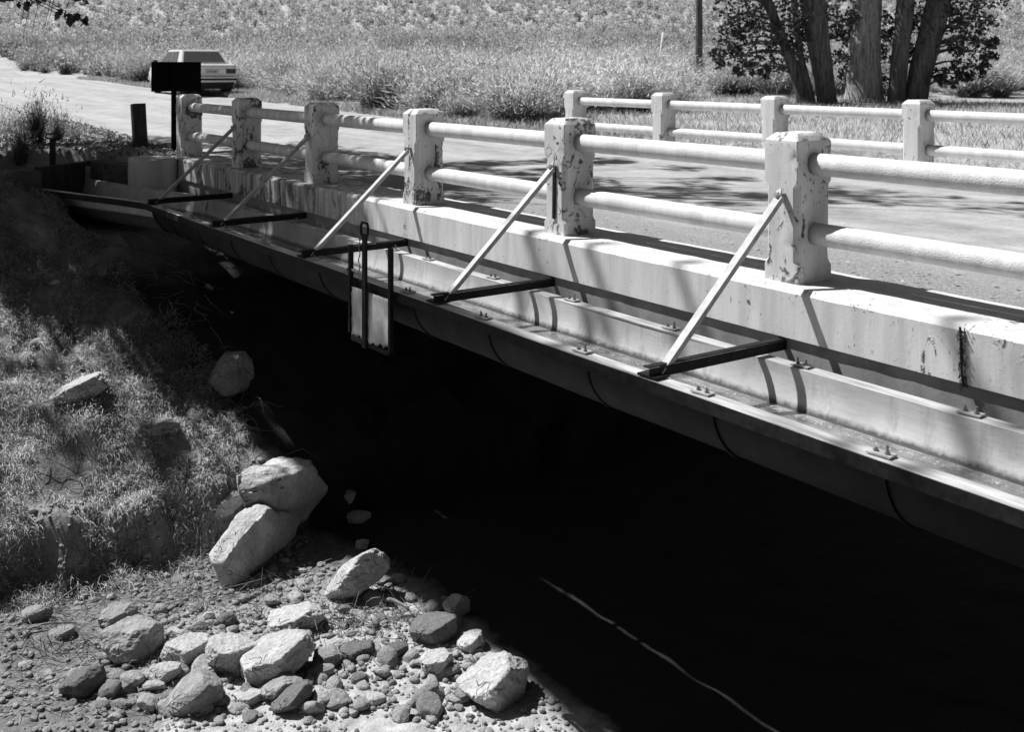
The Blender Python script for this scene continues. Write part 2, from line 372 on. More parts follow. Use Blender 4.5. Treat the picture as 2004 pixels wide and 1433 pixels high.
def gloss(name, v, rough=.3, metal=0., spec=.5, coat=0.):
    m, t, b = mat(name); n = ramp(t, noise(t, ocoords(t), 9, 4), [(.3, v * .9), (.7, min(1, v * 1.08))])
    t.links.new(n, b.inputs['Base Color']); b.inputs['Roughness'].default_value = rough; b.inputs['Metallic'].default_value = metal
    b.inputs['Specular IOR Level'].default_value = spec; b.inputs['Coat Weight'].default_value = coat; return m
M['car_paint'] = gloss('car_paint', .82, .35, coat=.5)
M['car_glass'] = gloss('car_glass', .10, .08, spec=.8)
M['chrome'] = gloss('chrome', .6, .2, 1.)
M['tyre'] = gloss('tyre_rubber', .02, .8)
M['car_dark'] = gloss('car_underside', .015, .7)
M['taillight'] = gloss('tail_lamp', .03, .2)
M['plate_paint'] = gloss('number_plate', .6, .5)

# ------------------------------------------------------------------ mesh helpers
class MB:
    def __init__(s): s.v = []; s.f = []; s.mi = []; s.n = 0
    def add(s, V, F, mi=0):
        V = np.asarray(V, float); s.v.append(V)
        for f in F: s.f.append([i + s.n for i in f]); s.mi.append(mi)
        s.n += len(V); return s
    def box(s, a, b, mi=0):
        x0, y0, z0 = a; x1, y1, z1 = b
        V = [(x0, y0, z0), (x1, y0, z0), (x1, y1, z0), (x0, y1, z0), (x0, y0, z1), (x1, y0, z1), (x1, y1, z1), (x0, y1, z1)]
        return s.add(V, [(0, 3, 2, 1), (4, 5, 6, 7), (0, 1, 5, 4), (1, 2, 6, 5), (2, 3, 7, 6), (3, 0, 4, 7)], mi)
    def bar(s, p, q, wd, th, up=(0, 0, 1), mi=0):
        p = Vector(p); q = Vector(q); d = (q - p).normalized(); u = Vector(up); a = d.cross(u).normalized(); b = a.cross(d).normalized()
        V = []
        for c in (p, q):
            for i, j in ((-1, -1), (1, -1), (1, 1), (-1, 1)): V.append(c + a * (i * wd / 2) + b * (j * th / 2))
        return s.add(V, [(3, 2, 1, 0), (4, 5, 6, 7), (0, 1, 5, 4), (1, 2, 6, 5), (2, 3, 7, 6), (3, 0, 4, 7)], mi)
    def tube(s, pts, rad, n=10, mi=0, cap=True):
        pts = np.asarray(pts, float); m = len(pts); rad = np.broadcast_to(np.asarray(rad, float), (m,)) 
        T = np.gradient(pts, axis=0) if m > 1 else None; T /= np.linalg.norm(T, axis=1)[:, None] + 1e-9
        ref = np.array([0, 0, 1.]) if abs(T[0][2]) < .9 else np.array([1., 0, 0]); V = []
        a = np.cross(T[0], ref); a /= np.linalg.norm(a)
        ang = np.linspace(0, 2 * np.pi, n, endpoint=False)
        for i in range(m):
            a = a - T[i] * (a @ T[i]); a /= np.linalg.norm(a); b = np.cross(T[i], a)
            V.append(pts[i] + rad[i] * (np.cos(ang)[:, None] * a + np.sin(ang)[:, None] * b))
        F = [(i * n + k, i * n + (k + 1) % n, (i + 1) * n + (k + 1) % n, (i + 1) * n + k) for i in range(m - 1) for k in range(n)]
        if cap: F += [tuple(range(n - 1, -1, -1)), tuple((m - 1) * n + k for k in range(n))]
        return s.add(np.concatenate(V), F, mi)
    def rings(s, rings, mi=0, cap=True):
        n = len(rings[0]); m = len(rings)
        F = [(i * n + k, i * n + (k + 1) % n, (i + 1) * n + (k + 1) % n, (i + 1) * n + k) for i in range(m - 1) for k in range(n)]
        if cap: F += [tuple(range(n - 1, -1, -1)), tuple((m - 1) * n + k for k in range(n))]
        return s.add(np.concatenate([np.asarray(r, float) for r in rings]), F, mi)
    def build(s, name, mats, parent=None, smooth=False, bevel=0, loc=None):
        me = bpy.data.meshes.new(name)
        V = np.concatenate(s.v) if s.v else np.zeros((0, 3))
        off = Vector((0, 0, 0))
        me.from_pydata(V.tolist(), [], s.f)
        if not isinstance(mats, (list, tuple)): mats = [mats]
        for m_ in mats: me.materials.append(m_)
        if any(s.mi): me.polygons.foreach_set('material_index', s.mi)
        if smooth: me.polygons.foreach_set('use_smooth', [True] * len(me.polygons))
        return link(name, me, parent, bevel, loc)
def link(name, me, parent=None, bevel=0, loc=None):
    o = bpy.data.objects.new(name, me); col.objects.link(o)
    if parent is not None: o.parent = parent
    if loc is not None: o.location = loc
    if bevel:
        b = o.modifiers.new('bevel', 'BEVEL'); b.width = bevel; b.segments = 2; b.limit_method = 'ANGLE'; b.angle_limit = R(35)
    return o
def tris_mesh(name, V, F, mats, mi=None, parent=None, smooth=False, loc=None):
    """fast mesh from numpy arrays: V (n,3), F (m,k)"""
    V = np.asarray(V, np.float32); F = np.asarray(F, np.int32); k = F.shape[1]
    me = bpy.data.meshes.new(name)
    me.vertices.add(len(V)); me.vertices.foreach_set('co', V.ravel())
    me.loops.add(F.size); me.loops.foreach_set('vertex_index', F.ravel())
    me.polygons.add(len(F)); me.polygons.foreach_set('loop_start', np.arange(0, F.size, k, dtype=np.int32))
    try: me.polygons.foreach_set('loop_total', np.full(len(F), k, np.int32))
    except Exception: pass
    if not isinstance(mats, (list, tuple)): mats = [mats]
    for m_ in mats: me.materials.append(m_)
    if mi is not None: me.polygons.foreach_set('material_index', np.asarray(mi, np.int32))
    if smooth: me.polygons.foreach_set('use_smooth', np.ones(len(F), bool))
    me.update(calc_edges=True); me.validate()
    return link(name, me, parent, 0, loc)
def tag(o, label=None, cat=None, group=None, kind=None):
    if label: o['label'] = label
    if cat: o['category'] = cat
    if group: o['group'] = group
    if kind: o['kind'] = kind
    return o
def empty(name, loc, label, cat, group=None, rz=0):
    o = bpy.data.objects.new(name, None); col.objects.link(o); o.location = loc; o.rotation_euler.z = rz; o.empty_display_size = .1
    return tag(o, label, cat, group)
def at_parent(o, parent):      # world-built mesh under a thing whose Empty is not at the origin
    o.parent = parent; o.location = -Vector(parent.location); return o
def copy_tree(o, parent=None):
    c = o.copy(); col.objects.link(c); c.parent = parent
    for ch in list(o.children): copy_tree(ch, c)
    return c

# ------------------------------------------------------------------ ground and road
def axis(lo, f0, f1, hi, step, grow):
    a = [f0]; d = step
    while a[0] > lo: d *= grow; a.insert(0, a[0] - d)
    mid = list(np.arange(f0 + step, f1, step)); a += mid; d = step
    while a[-1] < hi: d *= grow; a.append(a[-1] + d)
    return np.array(a)
gx = axis(-420, -13.5, 3.5, 60, .06, 1.06); gy = axis(-60, -7.0, 2.0, 420, .06, 1.055)
X, Y = np.meshgrid(gx, gy); Z = height(X.ravel(), Y.ravel())
nx, ny = len(gx), len(gy)
idx = np.arange(nx * ny).reshape(ny, nx)
F = np.stack([idx[:-1, :-1].ravel(), idx[:-1, 1:].ravel(), idx[1:, 1:].ravel(), idx[1:, :-1].ravel()], 1)
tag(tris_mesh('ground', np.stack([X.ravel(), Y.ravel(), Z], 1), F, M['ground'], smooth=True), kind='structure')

rx = np.concatenate([np.arange(-95, -12, .5), np.arange(-12, 12, .25)]); m_ = 40
V = []
for x in rx:
    n0 = .25 * perlin([[x / 1.7, 3.3, 0]])[0] + .5 * perlin([[x / 6., 8.3, 0]])[0]
    n1 = .25 * perlin([[x / 1.3, 13.3, 0]])[0] + .4 * perlin([[x / 5., 18.3, 0]])[0]
    k = float(sstep(-10.9, -13.5, x)); y0 = .36 * (1 - k) + k * (.15 + n0); y1 = 5.9 * (1 - k) + k * (6.1 + n1)
    ys = np.linspace(y0, y1, m_); s = (x - CAM[0]) * FW[0] + (ys - CAM[1]) * FW[1]
    z = -.12 + .024 * np.maximum(0, s - 12) + .095 * np.maximum(0, s - 58)
    hz = height(np.full(m_, x), ys)
    z = np.where(x < -11.2, np.maximum(hz + .012, z - .05), z) + .006
    V.append(np.stack([np.full(m_, x), ys, z], 1))
V = np.concatenate(V); idx = np.arange(len(V)).reshape(len(rx), m_)
F = np.stack([idx[:-1, :-1].ravel(), idx[1:, :-1].ravel(), idx[1:, 1:].ravel(), idx[:-1, 1:].ravel()], 1)
tag(tris_mesh('road', V, F, M['road'], smooth=True), kind='structure')

# ------------------------------------------------------------------ bridge
bridge = empty('road_bridge', (-3.5, 3, -.4), 'concrete road bridge deck spanning the dark stream bed under the two railings', 'bridge')
at_parent(MB().box((-11.0, -.1, -.45), (4.2, 6.35, -.135)).build('deck', M['concrete']), bridge)
gb = MB(); gb.rings([np.array([(x, -.226, -.292), (x, -.226, zz), (x, -.11, zz), (x, -.11, -.292)]) for x in np.arange(-10.9, 4.11, .06) for zz in [-.712 + .085 * float(perlin([[x * 2.6, .3, .7]])[0]) + .02 * float(perlin([[x * 9, .3, .7]])[0])]])
at_parent(gb.build('girder', M['girder']), bridge)      # lower edge made uneven to break up the sun sliver on the bed
at_parent(MB().box((-10.9, 6.36, -.80), (4.1, 6.45, -.292)).build('girder', M['girder'], bevel=.015), bridge)
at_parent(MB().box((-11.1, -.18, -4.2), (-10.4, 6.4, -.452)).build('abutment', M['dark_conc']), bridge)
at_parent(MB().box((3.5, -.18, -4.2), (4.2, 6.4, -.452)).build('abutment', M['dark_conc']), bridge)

def post_mesh(mb, cx, cy, a=.252, b=.306, seed=0):
    def ring(z, c, ins=0):
        hx, hy = a / 2 - ins, b / 2 - ins
        P = [(-hx + c, -hy), (hx - c, -hy), (hx, -hy + c), (hx, hy - c), (hx - c, hy), (-hx + c, hy), (-hx, hy - c), (-hx, -hy + c)]
        # subdivide each edge so the chipped arrises can wander
        out = []
        for i in range(8):
            p = np.array(P[i]); q = np.array(P[(i + 1) % 8]); m = 12 if np.hypot(*(q - p)) > .1 else 2
            for k in range(m): r = p + (q - p) * k / m; out.append((cx + r[0], cy + r[1], z))
        return np.array(out)
    zs = [(z, .006, 0) for z in np.linspace(-.03, .09, 7)] + [(.107, .020, 0), (.125, .034, 0)] + [(z, .034, 0) for z in np.arange(.145, .55, .02)] + \
         [(.56, .034, 0), (.576, .020, 0)] + [(z, .006, 0) for z in np.linspace(.592, .826, 13)] + [(.834, .007, .002), (.855, .010, .022), (.874, .012, .041), (.877, .012, .048)]
    rs = []
    for z, c, i in zs:
        r = ring(z, c, i); n = fbm(r * 9 + seed * 7.7, 4); n2 = fbm(r * 30 + seed, 3)
        d = r[:, :2] - np.array([cx, cy]); cornerness = np.clip((np.abs(d[:, 0]) / (a / 2)) * (np.abs(d[:, 1]) / (b / 2)), 0, 1)
        k = -.011 * np.clip(n - .22, 0, 1) * (1 + 3.0 * cornerness ** 3) + .0012 * n2
        r[:, :2] += d / np.linalg.norm(d, axis=1)[:, None] * k[:, None]; r[:, 2] += .004 * n * (z > .8); rs.append(r)
    mb.rings(rs)
def railing(y, xs, name, label, mp, mr, mc, curb_y, ends, flip):
    t = empty(name, (xs[0], y, 0), label, 'railing')
    for i, x in enumerate(xs):
        mb = MB(); post_mesh(mb, x, y, seed=i + int(y * 3)); o = at_parent(mb.build('post', mp), t)
        o.data.polygons.foreach_set('use_smooth', [True] * len(o.data.polygons)); o.data.set_sharp_from_angle(angle=R(28))
    for i in range(len(xs) - 1):
        for z in (.695, .285):
            x0, x1 = xs[i] + .12, xs[i + 1] - .12; nn = 26
            px = np.linspace(x0, x1, nn); pts = np.stack([px, np.full(nn, y), np.full(nn, z)], 1)
            mb = MB(); mb.tube(pts, .0655, 24)
            V = mb.v[0]; c = np.stack([V[:, 0], np.full(len(V), y), np.full(len(V), z)], 1); d = V - c
            V += d * (.02 * fbm(V * 14, 3))[:, None]; mb.v[0] = V
            at_parent(mb.build('rail', mr, smooth=True), t)
    # kerb beam with a chamfered front arris
    y0, y1 = curb_y; f = -1 if flip else 1
    prof = [(y0, -.29), (y0, -.03), (y0 + f * .03, 0.0), (y1 - f * .01, 0.0), (y1, -.012), (y1, -.29)]
    xsn = np.arange(ends[0], ends[1] + .01, .12); rs = []
    for x in xsn:
        P = np.array([(x, yy, zz) for yy, zz in prof]); n = fbm(P * np.array([5, 9, 9.]), 3)
        P[1:4, 2] += .006 * n[1:4]; P[:3, 1] += .005 * n[:3]; rs.append(P if flip else P)
    mb = MB(); mb.rings(rs); at_parent(mb.build('kerb', mc), t)
    return t
SP = 2.2
near_x = [-11.0] + [SP * i for i in range(-4, 2)]
railing(0, near_x, 'bridge_railing', 'white concrete railing with flaking posts beside the flume, nearest the camera', M['post'], M['rail'], M['curb'], (-.25, .37), (-11.1, 4.1), False)
far_x = [-9.95, -7.80, -5.62, -3.42, -1.22]
fr = railing(6.22, far_x, 'bridge_railing', 'white concrete railing across the road in front of the cottonwoods', M['farpost'], M['rail'], M['curb'], (6.47, 5.87), (-10.1, 0.5), True)
# recessed panel on the end face of the far end post
at_parent(MB().box((-10.079, 6.13, .33), (-10.0745, 6.31, .70)).build('recessed_panel', M['concrete']), fr)

# rounded concrete end block where the kerb returns to the flume
def rounded_block(name, c, size, rad, m, loc_mat):
    cx, cy, z0 = c; sx, sy, sz = size; n = 8; rs = []
    def ring(z, ins, r):
        out = []
        for qx, qy, a0 in ((1, -1, -90), (1, 1, 0), (-1, 1, 90), (-1, -1, 180)):
            for k in range(n + 1):
                a = R(a0 + 90 * k / n); out.append((cx + qx * (sx / 2 - r) + (r - ins) * math.cos(a), cy + qy * (sy / 2 - r) + (r - ins) * math.sin(a), z))
        return np.array(out)
    for z, ins in [(z0, 0), (z0 + sz * .3, 0), (z0 + sz * .6, 0), (z0 + sz - .06, 0), (z0 + sz - .03, .006), (z0 + sz - .01, .02), (z0 + sz, .045)]:
        r = ring(z, ins, rad); r[:, :2] += (.006 * fbm(r * 6, 3))[:, None]; rs.append(r)
    mb = MB(); mb.rings(rs); return mb.build(name, m, smooth=True)
M['block'] = painted('end_block_concrete', .6, .72, 3)
tag(rounded_block('end_block', (-11.0, -.52, -.62), (.72, .56, .62), .17, M['block'], None),
    'rounded grey concrete block at the far end of the white kerb beside the flume inlet', 'concrete block')

# ------------------------------------------------------------------ flume
ZF = -.385
flume = empty('irrigation_flume', (-2, -.8, ZF), 'long half-round sheet metal flume carrying water along the side of the bridge', 'flume')
def wobble(x): return .006 * math.sin(x * 1.3) + .004 * math.sin(x * 3.1 + 1)
xs = np.arange(-8.95, 5.6, .12); prof = []
yc, rr = -.80, .35
prof = [(-1.15, ZF)] + [(yc - rr * math.cos(a), ZF - .04 - rr * math.sin(a)) for a in np.linspace(0, math.pi, 25)] + [(-.45, ZF)]
outer = [(-.447, ZF)] + [(yc + (rr + .004) * math.cos(a), ZF - .04 - (rr + .004) * math.sin(a)) for a in np.linspace(0, math.pi, 25)] + [(-1.153, ZF)]
def shell(pr, name, m, rev):
    n = len(pr); mb = MB(); mb.add(np.concatenate([[(x, y, z + wobble(x) * .4) for y, z in pr] for x in xs]), [((i * n + k, i * n + k + 1, (i + 1) * n + k + 1, (i + 1) * n + k)) for i in range(len(xs) - 1) for k in range(n - 1)])
    at_parent(mb.build(name, m, smooth=True), flume)
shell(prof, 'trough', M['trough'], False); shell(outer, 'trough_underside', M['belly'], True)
# widening inlet: the walls swing away from the bridge
IO = [(-8.95, -1.15), (-9.6, -1.33), (-10.4, -1.60), (-11.45, -1.93)]; II = [(-8.95, -.45), (-9.6, -.56), (-10.8, -.84), (-12.3, -1.12)]
def lerp_path(P, n):
    P = np.array(P); d = np.r_[0, np.cumsum(np.hypot(*np.diff(P, axis=0).T))]; t = np.linspace(0, d[-1], n); return np.stack([np.interp(t, d, P[:, 0]), np.interp(t, d, P[:, 1])], 1)
po, pi_ = lerp_path(IO, 24), lerp_path(II, 24)
rs = []
for a, b in zip(po, pi_):
    q = []
    for tt in np.linspace(0, 1, 13):
        c = a + (b - a) * tt; z = ZF - .39 * (1 - abs(2 * tt - 1) ** 4); q.append((c[0], c[1], z))
    rs.append(np.array(q))
mb = MB(); n = 13
mb.add(np.concatenate(rs), [(i * n + k, i * n + k + 1, (i + 1) * n + k + 1, (i + 1) * n + k) for i in range(23) for k in range(n - 1)])
at_parent(mb.build('inlet_trough', M['trough'], smooth=True), flume)
def strip(pathA, pathB, z, th, name, m, parent=flume):
    rs = [np.array([(a[0], a[1], z), (b[0], b[1], z), (b[0], b[1], z - th), (a[0], a[1], z - th)]) for a, b in zip(pathA, pathB)]
    mb = MB(); mb.rings(rs); return at_parent(mb.build(name, m), parent)
def off(P, d):
    P = np.array(P); T = np.gradient(P, axis=0); T /= np.linalg.norm(T, axis=1)[:, None]; return P + np.stack([-T[:, 1], T[:, 0]], 1) * d
lo = np.array([(x, -1.15 + wobble(x)) for x in np.arange(-8.95, 5.6, .3)]); li = np.array([(x, -.45 + wobble(x) * .5) for x in np.arange(-8.95, 5.6, .3)])
strip(lo, lo + [0, -.108], ZF + .004, .008, 'rim_angle', M['rim'])
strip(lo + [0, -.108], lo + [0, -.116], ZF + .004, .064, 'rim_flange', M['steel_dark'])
strip(li, li + [0, .095], ZF + .004, .008, 'rim_angle', M['rim'])
strip(po, off(po, .09), ZF + .004, .008, 'rim_angle', M['rim'])
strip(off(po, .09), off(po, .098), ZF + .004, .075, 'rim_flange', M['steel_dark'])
strip(pi_, off(pi_, -.09), ZF + .004, .008, 'rim_angle', M['rim'])
for k, x in enumerate([-8.3, -7.3, -6.3, -5.3, -4.2, -3.55, -2.6, -1.61, -.58, .42, 1.43, 2.45, 3.45]):
    b_ = MB(); ring = [(yc - (rr + .006) * math.cos(a), ZF - .04 - (rr + .006) * math.sin(a)) for a in np.linspace(0.02, math.pi - .02, 25)]
    ring2 = [(yc + (rr + .014) * math.cos(a), ZF - .04 - (rr + .014) * math.sin(a)) for a in np.linspace(0.02, math.pi - .02, 25)]
    b_.rings([np.array([(x + dx, y, z) for y, z in ring + ring2]) for dx in (-.012, .012)])
    at_parent(b_.build('joint_band', M['steel_dark'], smooth=False), flume)
    for side in (-1.20, -.40):
        ox = random.uniform(-.03, .03) + (0 if side < -1 else -.07)
        pl = MB(); pl.bar((x + ox - .055, side, ZF + .013), (x + ox + .055, side + .012, ZF + .013), .062, .008)
        p_ = at_parent(pl.build('clip_plate', M['steel_grey']), flume)
        for dx, h in ((-.028, random.uniform(.008, .045)), (.03, random.uniform(.028, .05))):
            bo = MB(); c = (x + ox + dx, side + .004)
            bo.tube([(c[0], c[1], ZF + .01), (c[0], c[1], ZF + .013 + h)], .006, 8)
            bo.tube([(c[0], c[1], ZF + .017), (c[0], c[1], ZF + .027)], .012, 6)
            o = bo.build('bolt', M['bolt']); o.parent = p_
# water
xw = np.arange(-8.95, 5.6, .1); mb = MB()
mb.add(np.concatenate([[(x, -1.095, -.592), (x, -.505, -.592)] for x in xw]), [(2 * i, 2 * i + 1, 2 * i + 3, 2 * i + 2) for i in range(len(xw) - 1)])
ws = [(a + (b - a) * .07, a + (b - a) * .93) for a, b in zip(po, pi_)]
mb.add(np.concatenate([[(a[0], a[1], -.592), (b[0], b[1], -.592)] for a, b in ws]), [(2 * i + 2, 2 * i + 3, 2 * i + 1, 2 * i) for i in range(len(ws) - 1)])
tag(mb.build('water', M['water'], smooth=True), kind='structure')

# ------------------------------------------------------------------ braces from the posts to the outer rim
brace_lab = {-4: 'diagonal steel brace on the second post from the far end, farthest of the flume braces',
             -3: 'diagonal steel brace from the shaded third post down to the flume rim',
             -2: 'diagonal steel brace whose foot stands just left of the slide gate',
             -1: 'dull grey diagonal steel brace just right of the slide gate',
             0: 'wide bright diagonal steel brace nearest the camera, bolted to the nearest post'}
for i in range(-4, 1):
    x = SP * i; t = empty('flume_brace', (x, -1.15, ZF), brace_lab[i], 'brace', 'steel braces holding the flume')
    fx = x + .045
    dm = M['steel_grey']
    mb = MB(); mb.bar((fx, -1.16, ZF + .02), (x + .02, -.185, .505), .052, .014, up=(0, .66, .75))
    mb.bar((fx + .022, -1.16, ZF + .012), (x + .042, -.185, .497), .01, .036, up=(0, .66, .75))
    at_parent(mb.build('diagonal_bar', dm, bevel=.002), t)
    mb = MB()
    mb.bar((fx + .02, -1.25, ZF + .034), (fx + .06, -.215, ZF + .046), .008, .055)
    mb.bar((fx - .008, -1.25, ZF + .065), (fx + .032, -.215, ZF + .077), .05, .007)
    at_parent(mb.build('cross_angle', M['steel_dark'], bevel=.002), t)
    mb = MB(); mb.bar((fx - .075, -1.20, ZF + .017), (fx + .06, -1.19, ZF + .017), .11, .012)
    at_parent(mb.build('foot_plate', M['steel_dark']), t)
    mb = MB(); mb.tube([(x + .015, -.14, .515), (x + .015, -.215, .515)], .010, 8); mb.tube([(x + .015, -.195, .515), (x + .015, -.208, .515)], .02, 6)
    mb.bar((x + .02, -.20, .50), (x + .0, -.165, .545), .045, .008, up=(0, 1, 0))
    at_parent(mb.build('bolt', M['steel_grey']), t)
    if i == -1:
        at_parent(MB().bar((x + .01, -.158, .50), (x + .006, -.160, .12), .03, .01, up=(0, 1, 0)).build('strap', M['steel_dark']), t)

# ------------------------------------------------------------------ slide gate on the flume's outer side
g = empty('slide_gate', (-3.0, -1.29, -.8), 'small slide gate with pale metal plate and dark stem hung on the flume side', 'gate')
def gp(mb, name, m, **k): return at_parent(mb.build(name, m, **k), g)
mb = MB(); mb.box((-3.325, -1.312, -.80), (-3.297, -1.278, -.12)); gp(mb, 'guide', M['steel_dark'])
mb = MB(); mb.box((-2.682, -1.312, -.83), (-2.654, -1.278, -.06)); gp(mb, 'guide', M['steel_dark'])
nxp, nzp = 22, 14; V = []
for iz in range(nzp):
    for ix in range(nxp):
        u, v = ix / (nxp - 1), iz / (nzp - 1)
        zb = -.81 + .014 * math.sin(ix * 2.1) + .012 * random.uniform(-1, 1); z = zb + (-.44 - zb) * v
        V.append((-3.296 + u * .613, -1.297 + .010 * math.sin(u * 9) * (1 - v) + .004 * random.uniform(-1, 1), z))
mb = MB(); mb.add(V, [(k * nxp + j, k * nxp + j + 1, (k + 1) * nxp + j + 1, (k + 1) * nxp + j) for k in range(nzp - 1) for j in range(nxp - 1)])
o = gp(mb, 'gate_plate', M['plate'], smooth=True); sm = o.modifiers.new('thick', 'SOLIDIFY'); sm.thickness = .005
mb = MB(); mb.box((-3.056, -1.33, -.86), (-3.002, -1.31, .0)); st = gp(mb, 'stem', M['steel_dark'])
hp = [(-3.028 + .055 * sx_, -1.322, .035 + .05 * sz_) for sx_, sz_ in ((-.9, -.9), (-1, -.5), (-1, .6), (-.8, 1), (.8, 1), (1, .6), (1, -.5), (.9, -.9), (-.9, -.9))]
mb = MB(); mb.tube(hp, .010, 8); o = mb.build('handle', M['steel_dark'], smooth=True); o.parent = st
mb = MB(); mb.bar((-3.28, -1.30, -.835), (-2.69, -1.30, -.835), .02, .03); gp(mb, 'bottom_rail', M['steel_dark'])
mb = MB(); mb.bar((-3.30, -1.29, -.31), (-3.04, -1.31, -.31), .02, .014); gp(mb, 'latch_bar', M['steel_grey'])
pts = [(-3.11 + .012 * math.sin(k * 1.3), -1.325, -.03 - k * .021) for k in range(17)]
mb = MB(); mb.tube(pts, [.006 if k % 2 else .0035 for k in range(17)], 6); gp(mb, 'chain', M['bolt'])

# ------------------------------------------------------------------ headgate, block, timber, posts, sign
hg = empty('headgate', (-11.9, -1.5, -.6), 'dark timber headgate board with T-handled stem at the flume inlet', 'gate')
def hp_(mb, name, m, **k): return at_parent(mb.build(name, m, **k), hg)
hp_(MB().bar((-11.42, -1.90, -.38), (-12.28, -1.14, -.38), .06, .48), 'gate_board', M['wood_dark'], bevel=.01)
q = at_depth(103, 330, 15.15)
hp_(MB().bar((q[0], q[1], -.3), (q[0], q[1], .27), .07, .05, up=(.7, .7, 0)), 'stem', M['steel_dark'])
a_ = RT[:2]; lp = []
for k in range(17):
    an = 2 * math.pi * k / 16; lp.append((q[0] + a_[0] * .10 * math.cos(an) * (1 if abs(math.cos(an)) < .95 else .97), q[1] + a_[1] * .10 * math.cos(an), .295 + .038 * math.sin(an)))
hp_(MB().tube(lp, .012, 8), 'handle', M['steel_dark'], smooth=True)
hp_(MB().bar((-11.40, -1.96, -.13), (-12.45, -.98, -.16), .10, .07), 'cross_beam', M['wood_dark'], bevel=.01)
q = at_depth(48, 330, 14.6)
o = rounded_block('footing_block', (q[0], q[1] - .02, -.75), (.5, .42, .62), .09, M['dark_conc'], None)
tag(o, 'dark rounded concrete footing at the left frame edge beside the headgate board', 'concrete block')
mb = MB(); A = np.array([-12.33, -.93, -.245]); B = np.array([-11.38, -.60, -.275]); rs = []
ax_ = (B - A) / np.linalg.norm(B - A); sd = np.array([-ax_[1], ax_[0], 0])
for k in np.linspace(0, 1, 14):
    c = A + (B - A) * k; ring = []
    for u, v in ((-1, -1), (0, -1.03), (1, -1), (1.03, 0), (1, 1), (0, 1.03), (-1, 1), (-1.03, 0)):
        p = c + sd * u * .13 + UP * v * .13; n_ = perlin([p * 7])[0]; p = p + (sd * u + UP * v) * .03 * n_
        if k == 0: p = p + ax_ * .10 * perlin([p * 19])[0]
        ring.append(p)
    rs.append(np.array(ring))
mb.rings(rs); mb.mi[-2] = 1
tag(mb.build('timber_beam', [M['log'], M['log_end']]), 'old squared timber with a broken pale end lying behind the flume inlet', 'timber')
b0 = at_depth(276, 290, 17.0); z0 = H1(b0[0], b0[1]); t0 = at_depth(270, 203, 17.0)
mb = MB(); rs = []
for k in np.linspace(0, 1, 10):
    c = np.array([b0[0], b0[1], z0 - .15]) * (1 - k) + np.array([t0[0], t0[1], t0[2]]) * k
    rg = [(c[0] + u * .10 + .01 * perlin([[u * 3, k * 9, 1]])[0], c[1] + v * .10, c[2] + (.012 * u if k == 1 else 0)) for u, v in ((-1, -.7), (-.7, -1), (.7, -1), (1, -.7), (1, .7), (.7, 1), (-.7, 1), (-1, .7))]
    rs.append(np.array(rg))
mb.rings(rs)
tag(mb.build('timber_post', M['wood_dark']), 'leaning dark timber post standing at the roadside left of the sign', 'post')
sx, sy = -12.1, .12; zg = H1(sx, sy)
sg = empty('road_sign', (sx, sy, zg), 'dark back of a rectangular road sign on a thin post by the first railing post', 'sign')
at_parent(MB().box((sx - .006, sy - .33, .895), (sx + .006, sy + .43, 1.345)).build('sign_panel', M['sign'], bevel=.003), sg)
at_parent(MB().box((sx + .008, sy - .035, zg - .2), (sx + .045, sy + .035, 1.30)).build('sign_post', M['sign']), sg)

# utility pole and leaning stake in the brush
q = at_depth(1368, 168, 40); zz = H1(q[0], q[1])
t = np.linspace(0, 1, 12)
mb = MB(); mb.tube(np.stack([q[0] + 0 * t, q[1] + 0 * t, zz - .4 + 9.5 * t], 1), .135 - .03 * t, 16)
tag(mb.build('utility_pole', M['bark_dark'], smooth=True), 'straight dark round pole rising from the brush left of the cottonwoods', 'pole')
q = at_depth(1284, 135, 42); e = at_depth(1298, 63, 42.3); q[2] = min(q[2], H1(q[0], q[1]) - .1)
mb = MB(); mb.tube([q, (q + e) / 2, e], .05, 8); tag(mb.build('leaning_stake', M['straw'], smooth=True), 'thin pale stake leaning in the brush left of the utility pole', 'stake')

# dried root clump growing out of a crack in the kerb at the right
mb = MB()
for k in range(150):
    z0 = random.uniform(-.50, -.01); x0 = 1.225 + .05 * (-z0) + random.gauss(0, .012); L = random.uniform(.012, .038); a = random.uniform(-.8, .8)
    y0 = -.255 if z0 > -.30 else -.205
    pts = [(x0, y0, z0), (x0 + L * .4 * a, y0 - .012, z0 - L * .5), (x0 + L * .6 * a, y0 - .006, z0 - L)]
    mb.tube(pts, [.003, .0025, .001], 4)
mb.tube([(1.225, -.262, -.01), (1.235, -.266, -.2), (1.24, -.262, -.295), (1.243, -.212, -.31), (1.25, -.212, -.5)], .006, 5)
tag(mb.build('root_clump', simple('dry_root', .015, .06, 20, .9, 0)), 'dark hanging clump of dry roots in the kerb crack at the right edge', 'roots')

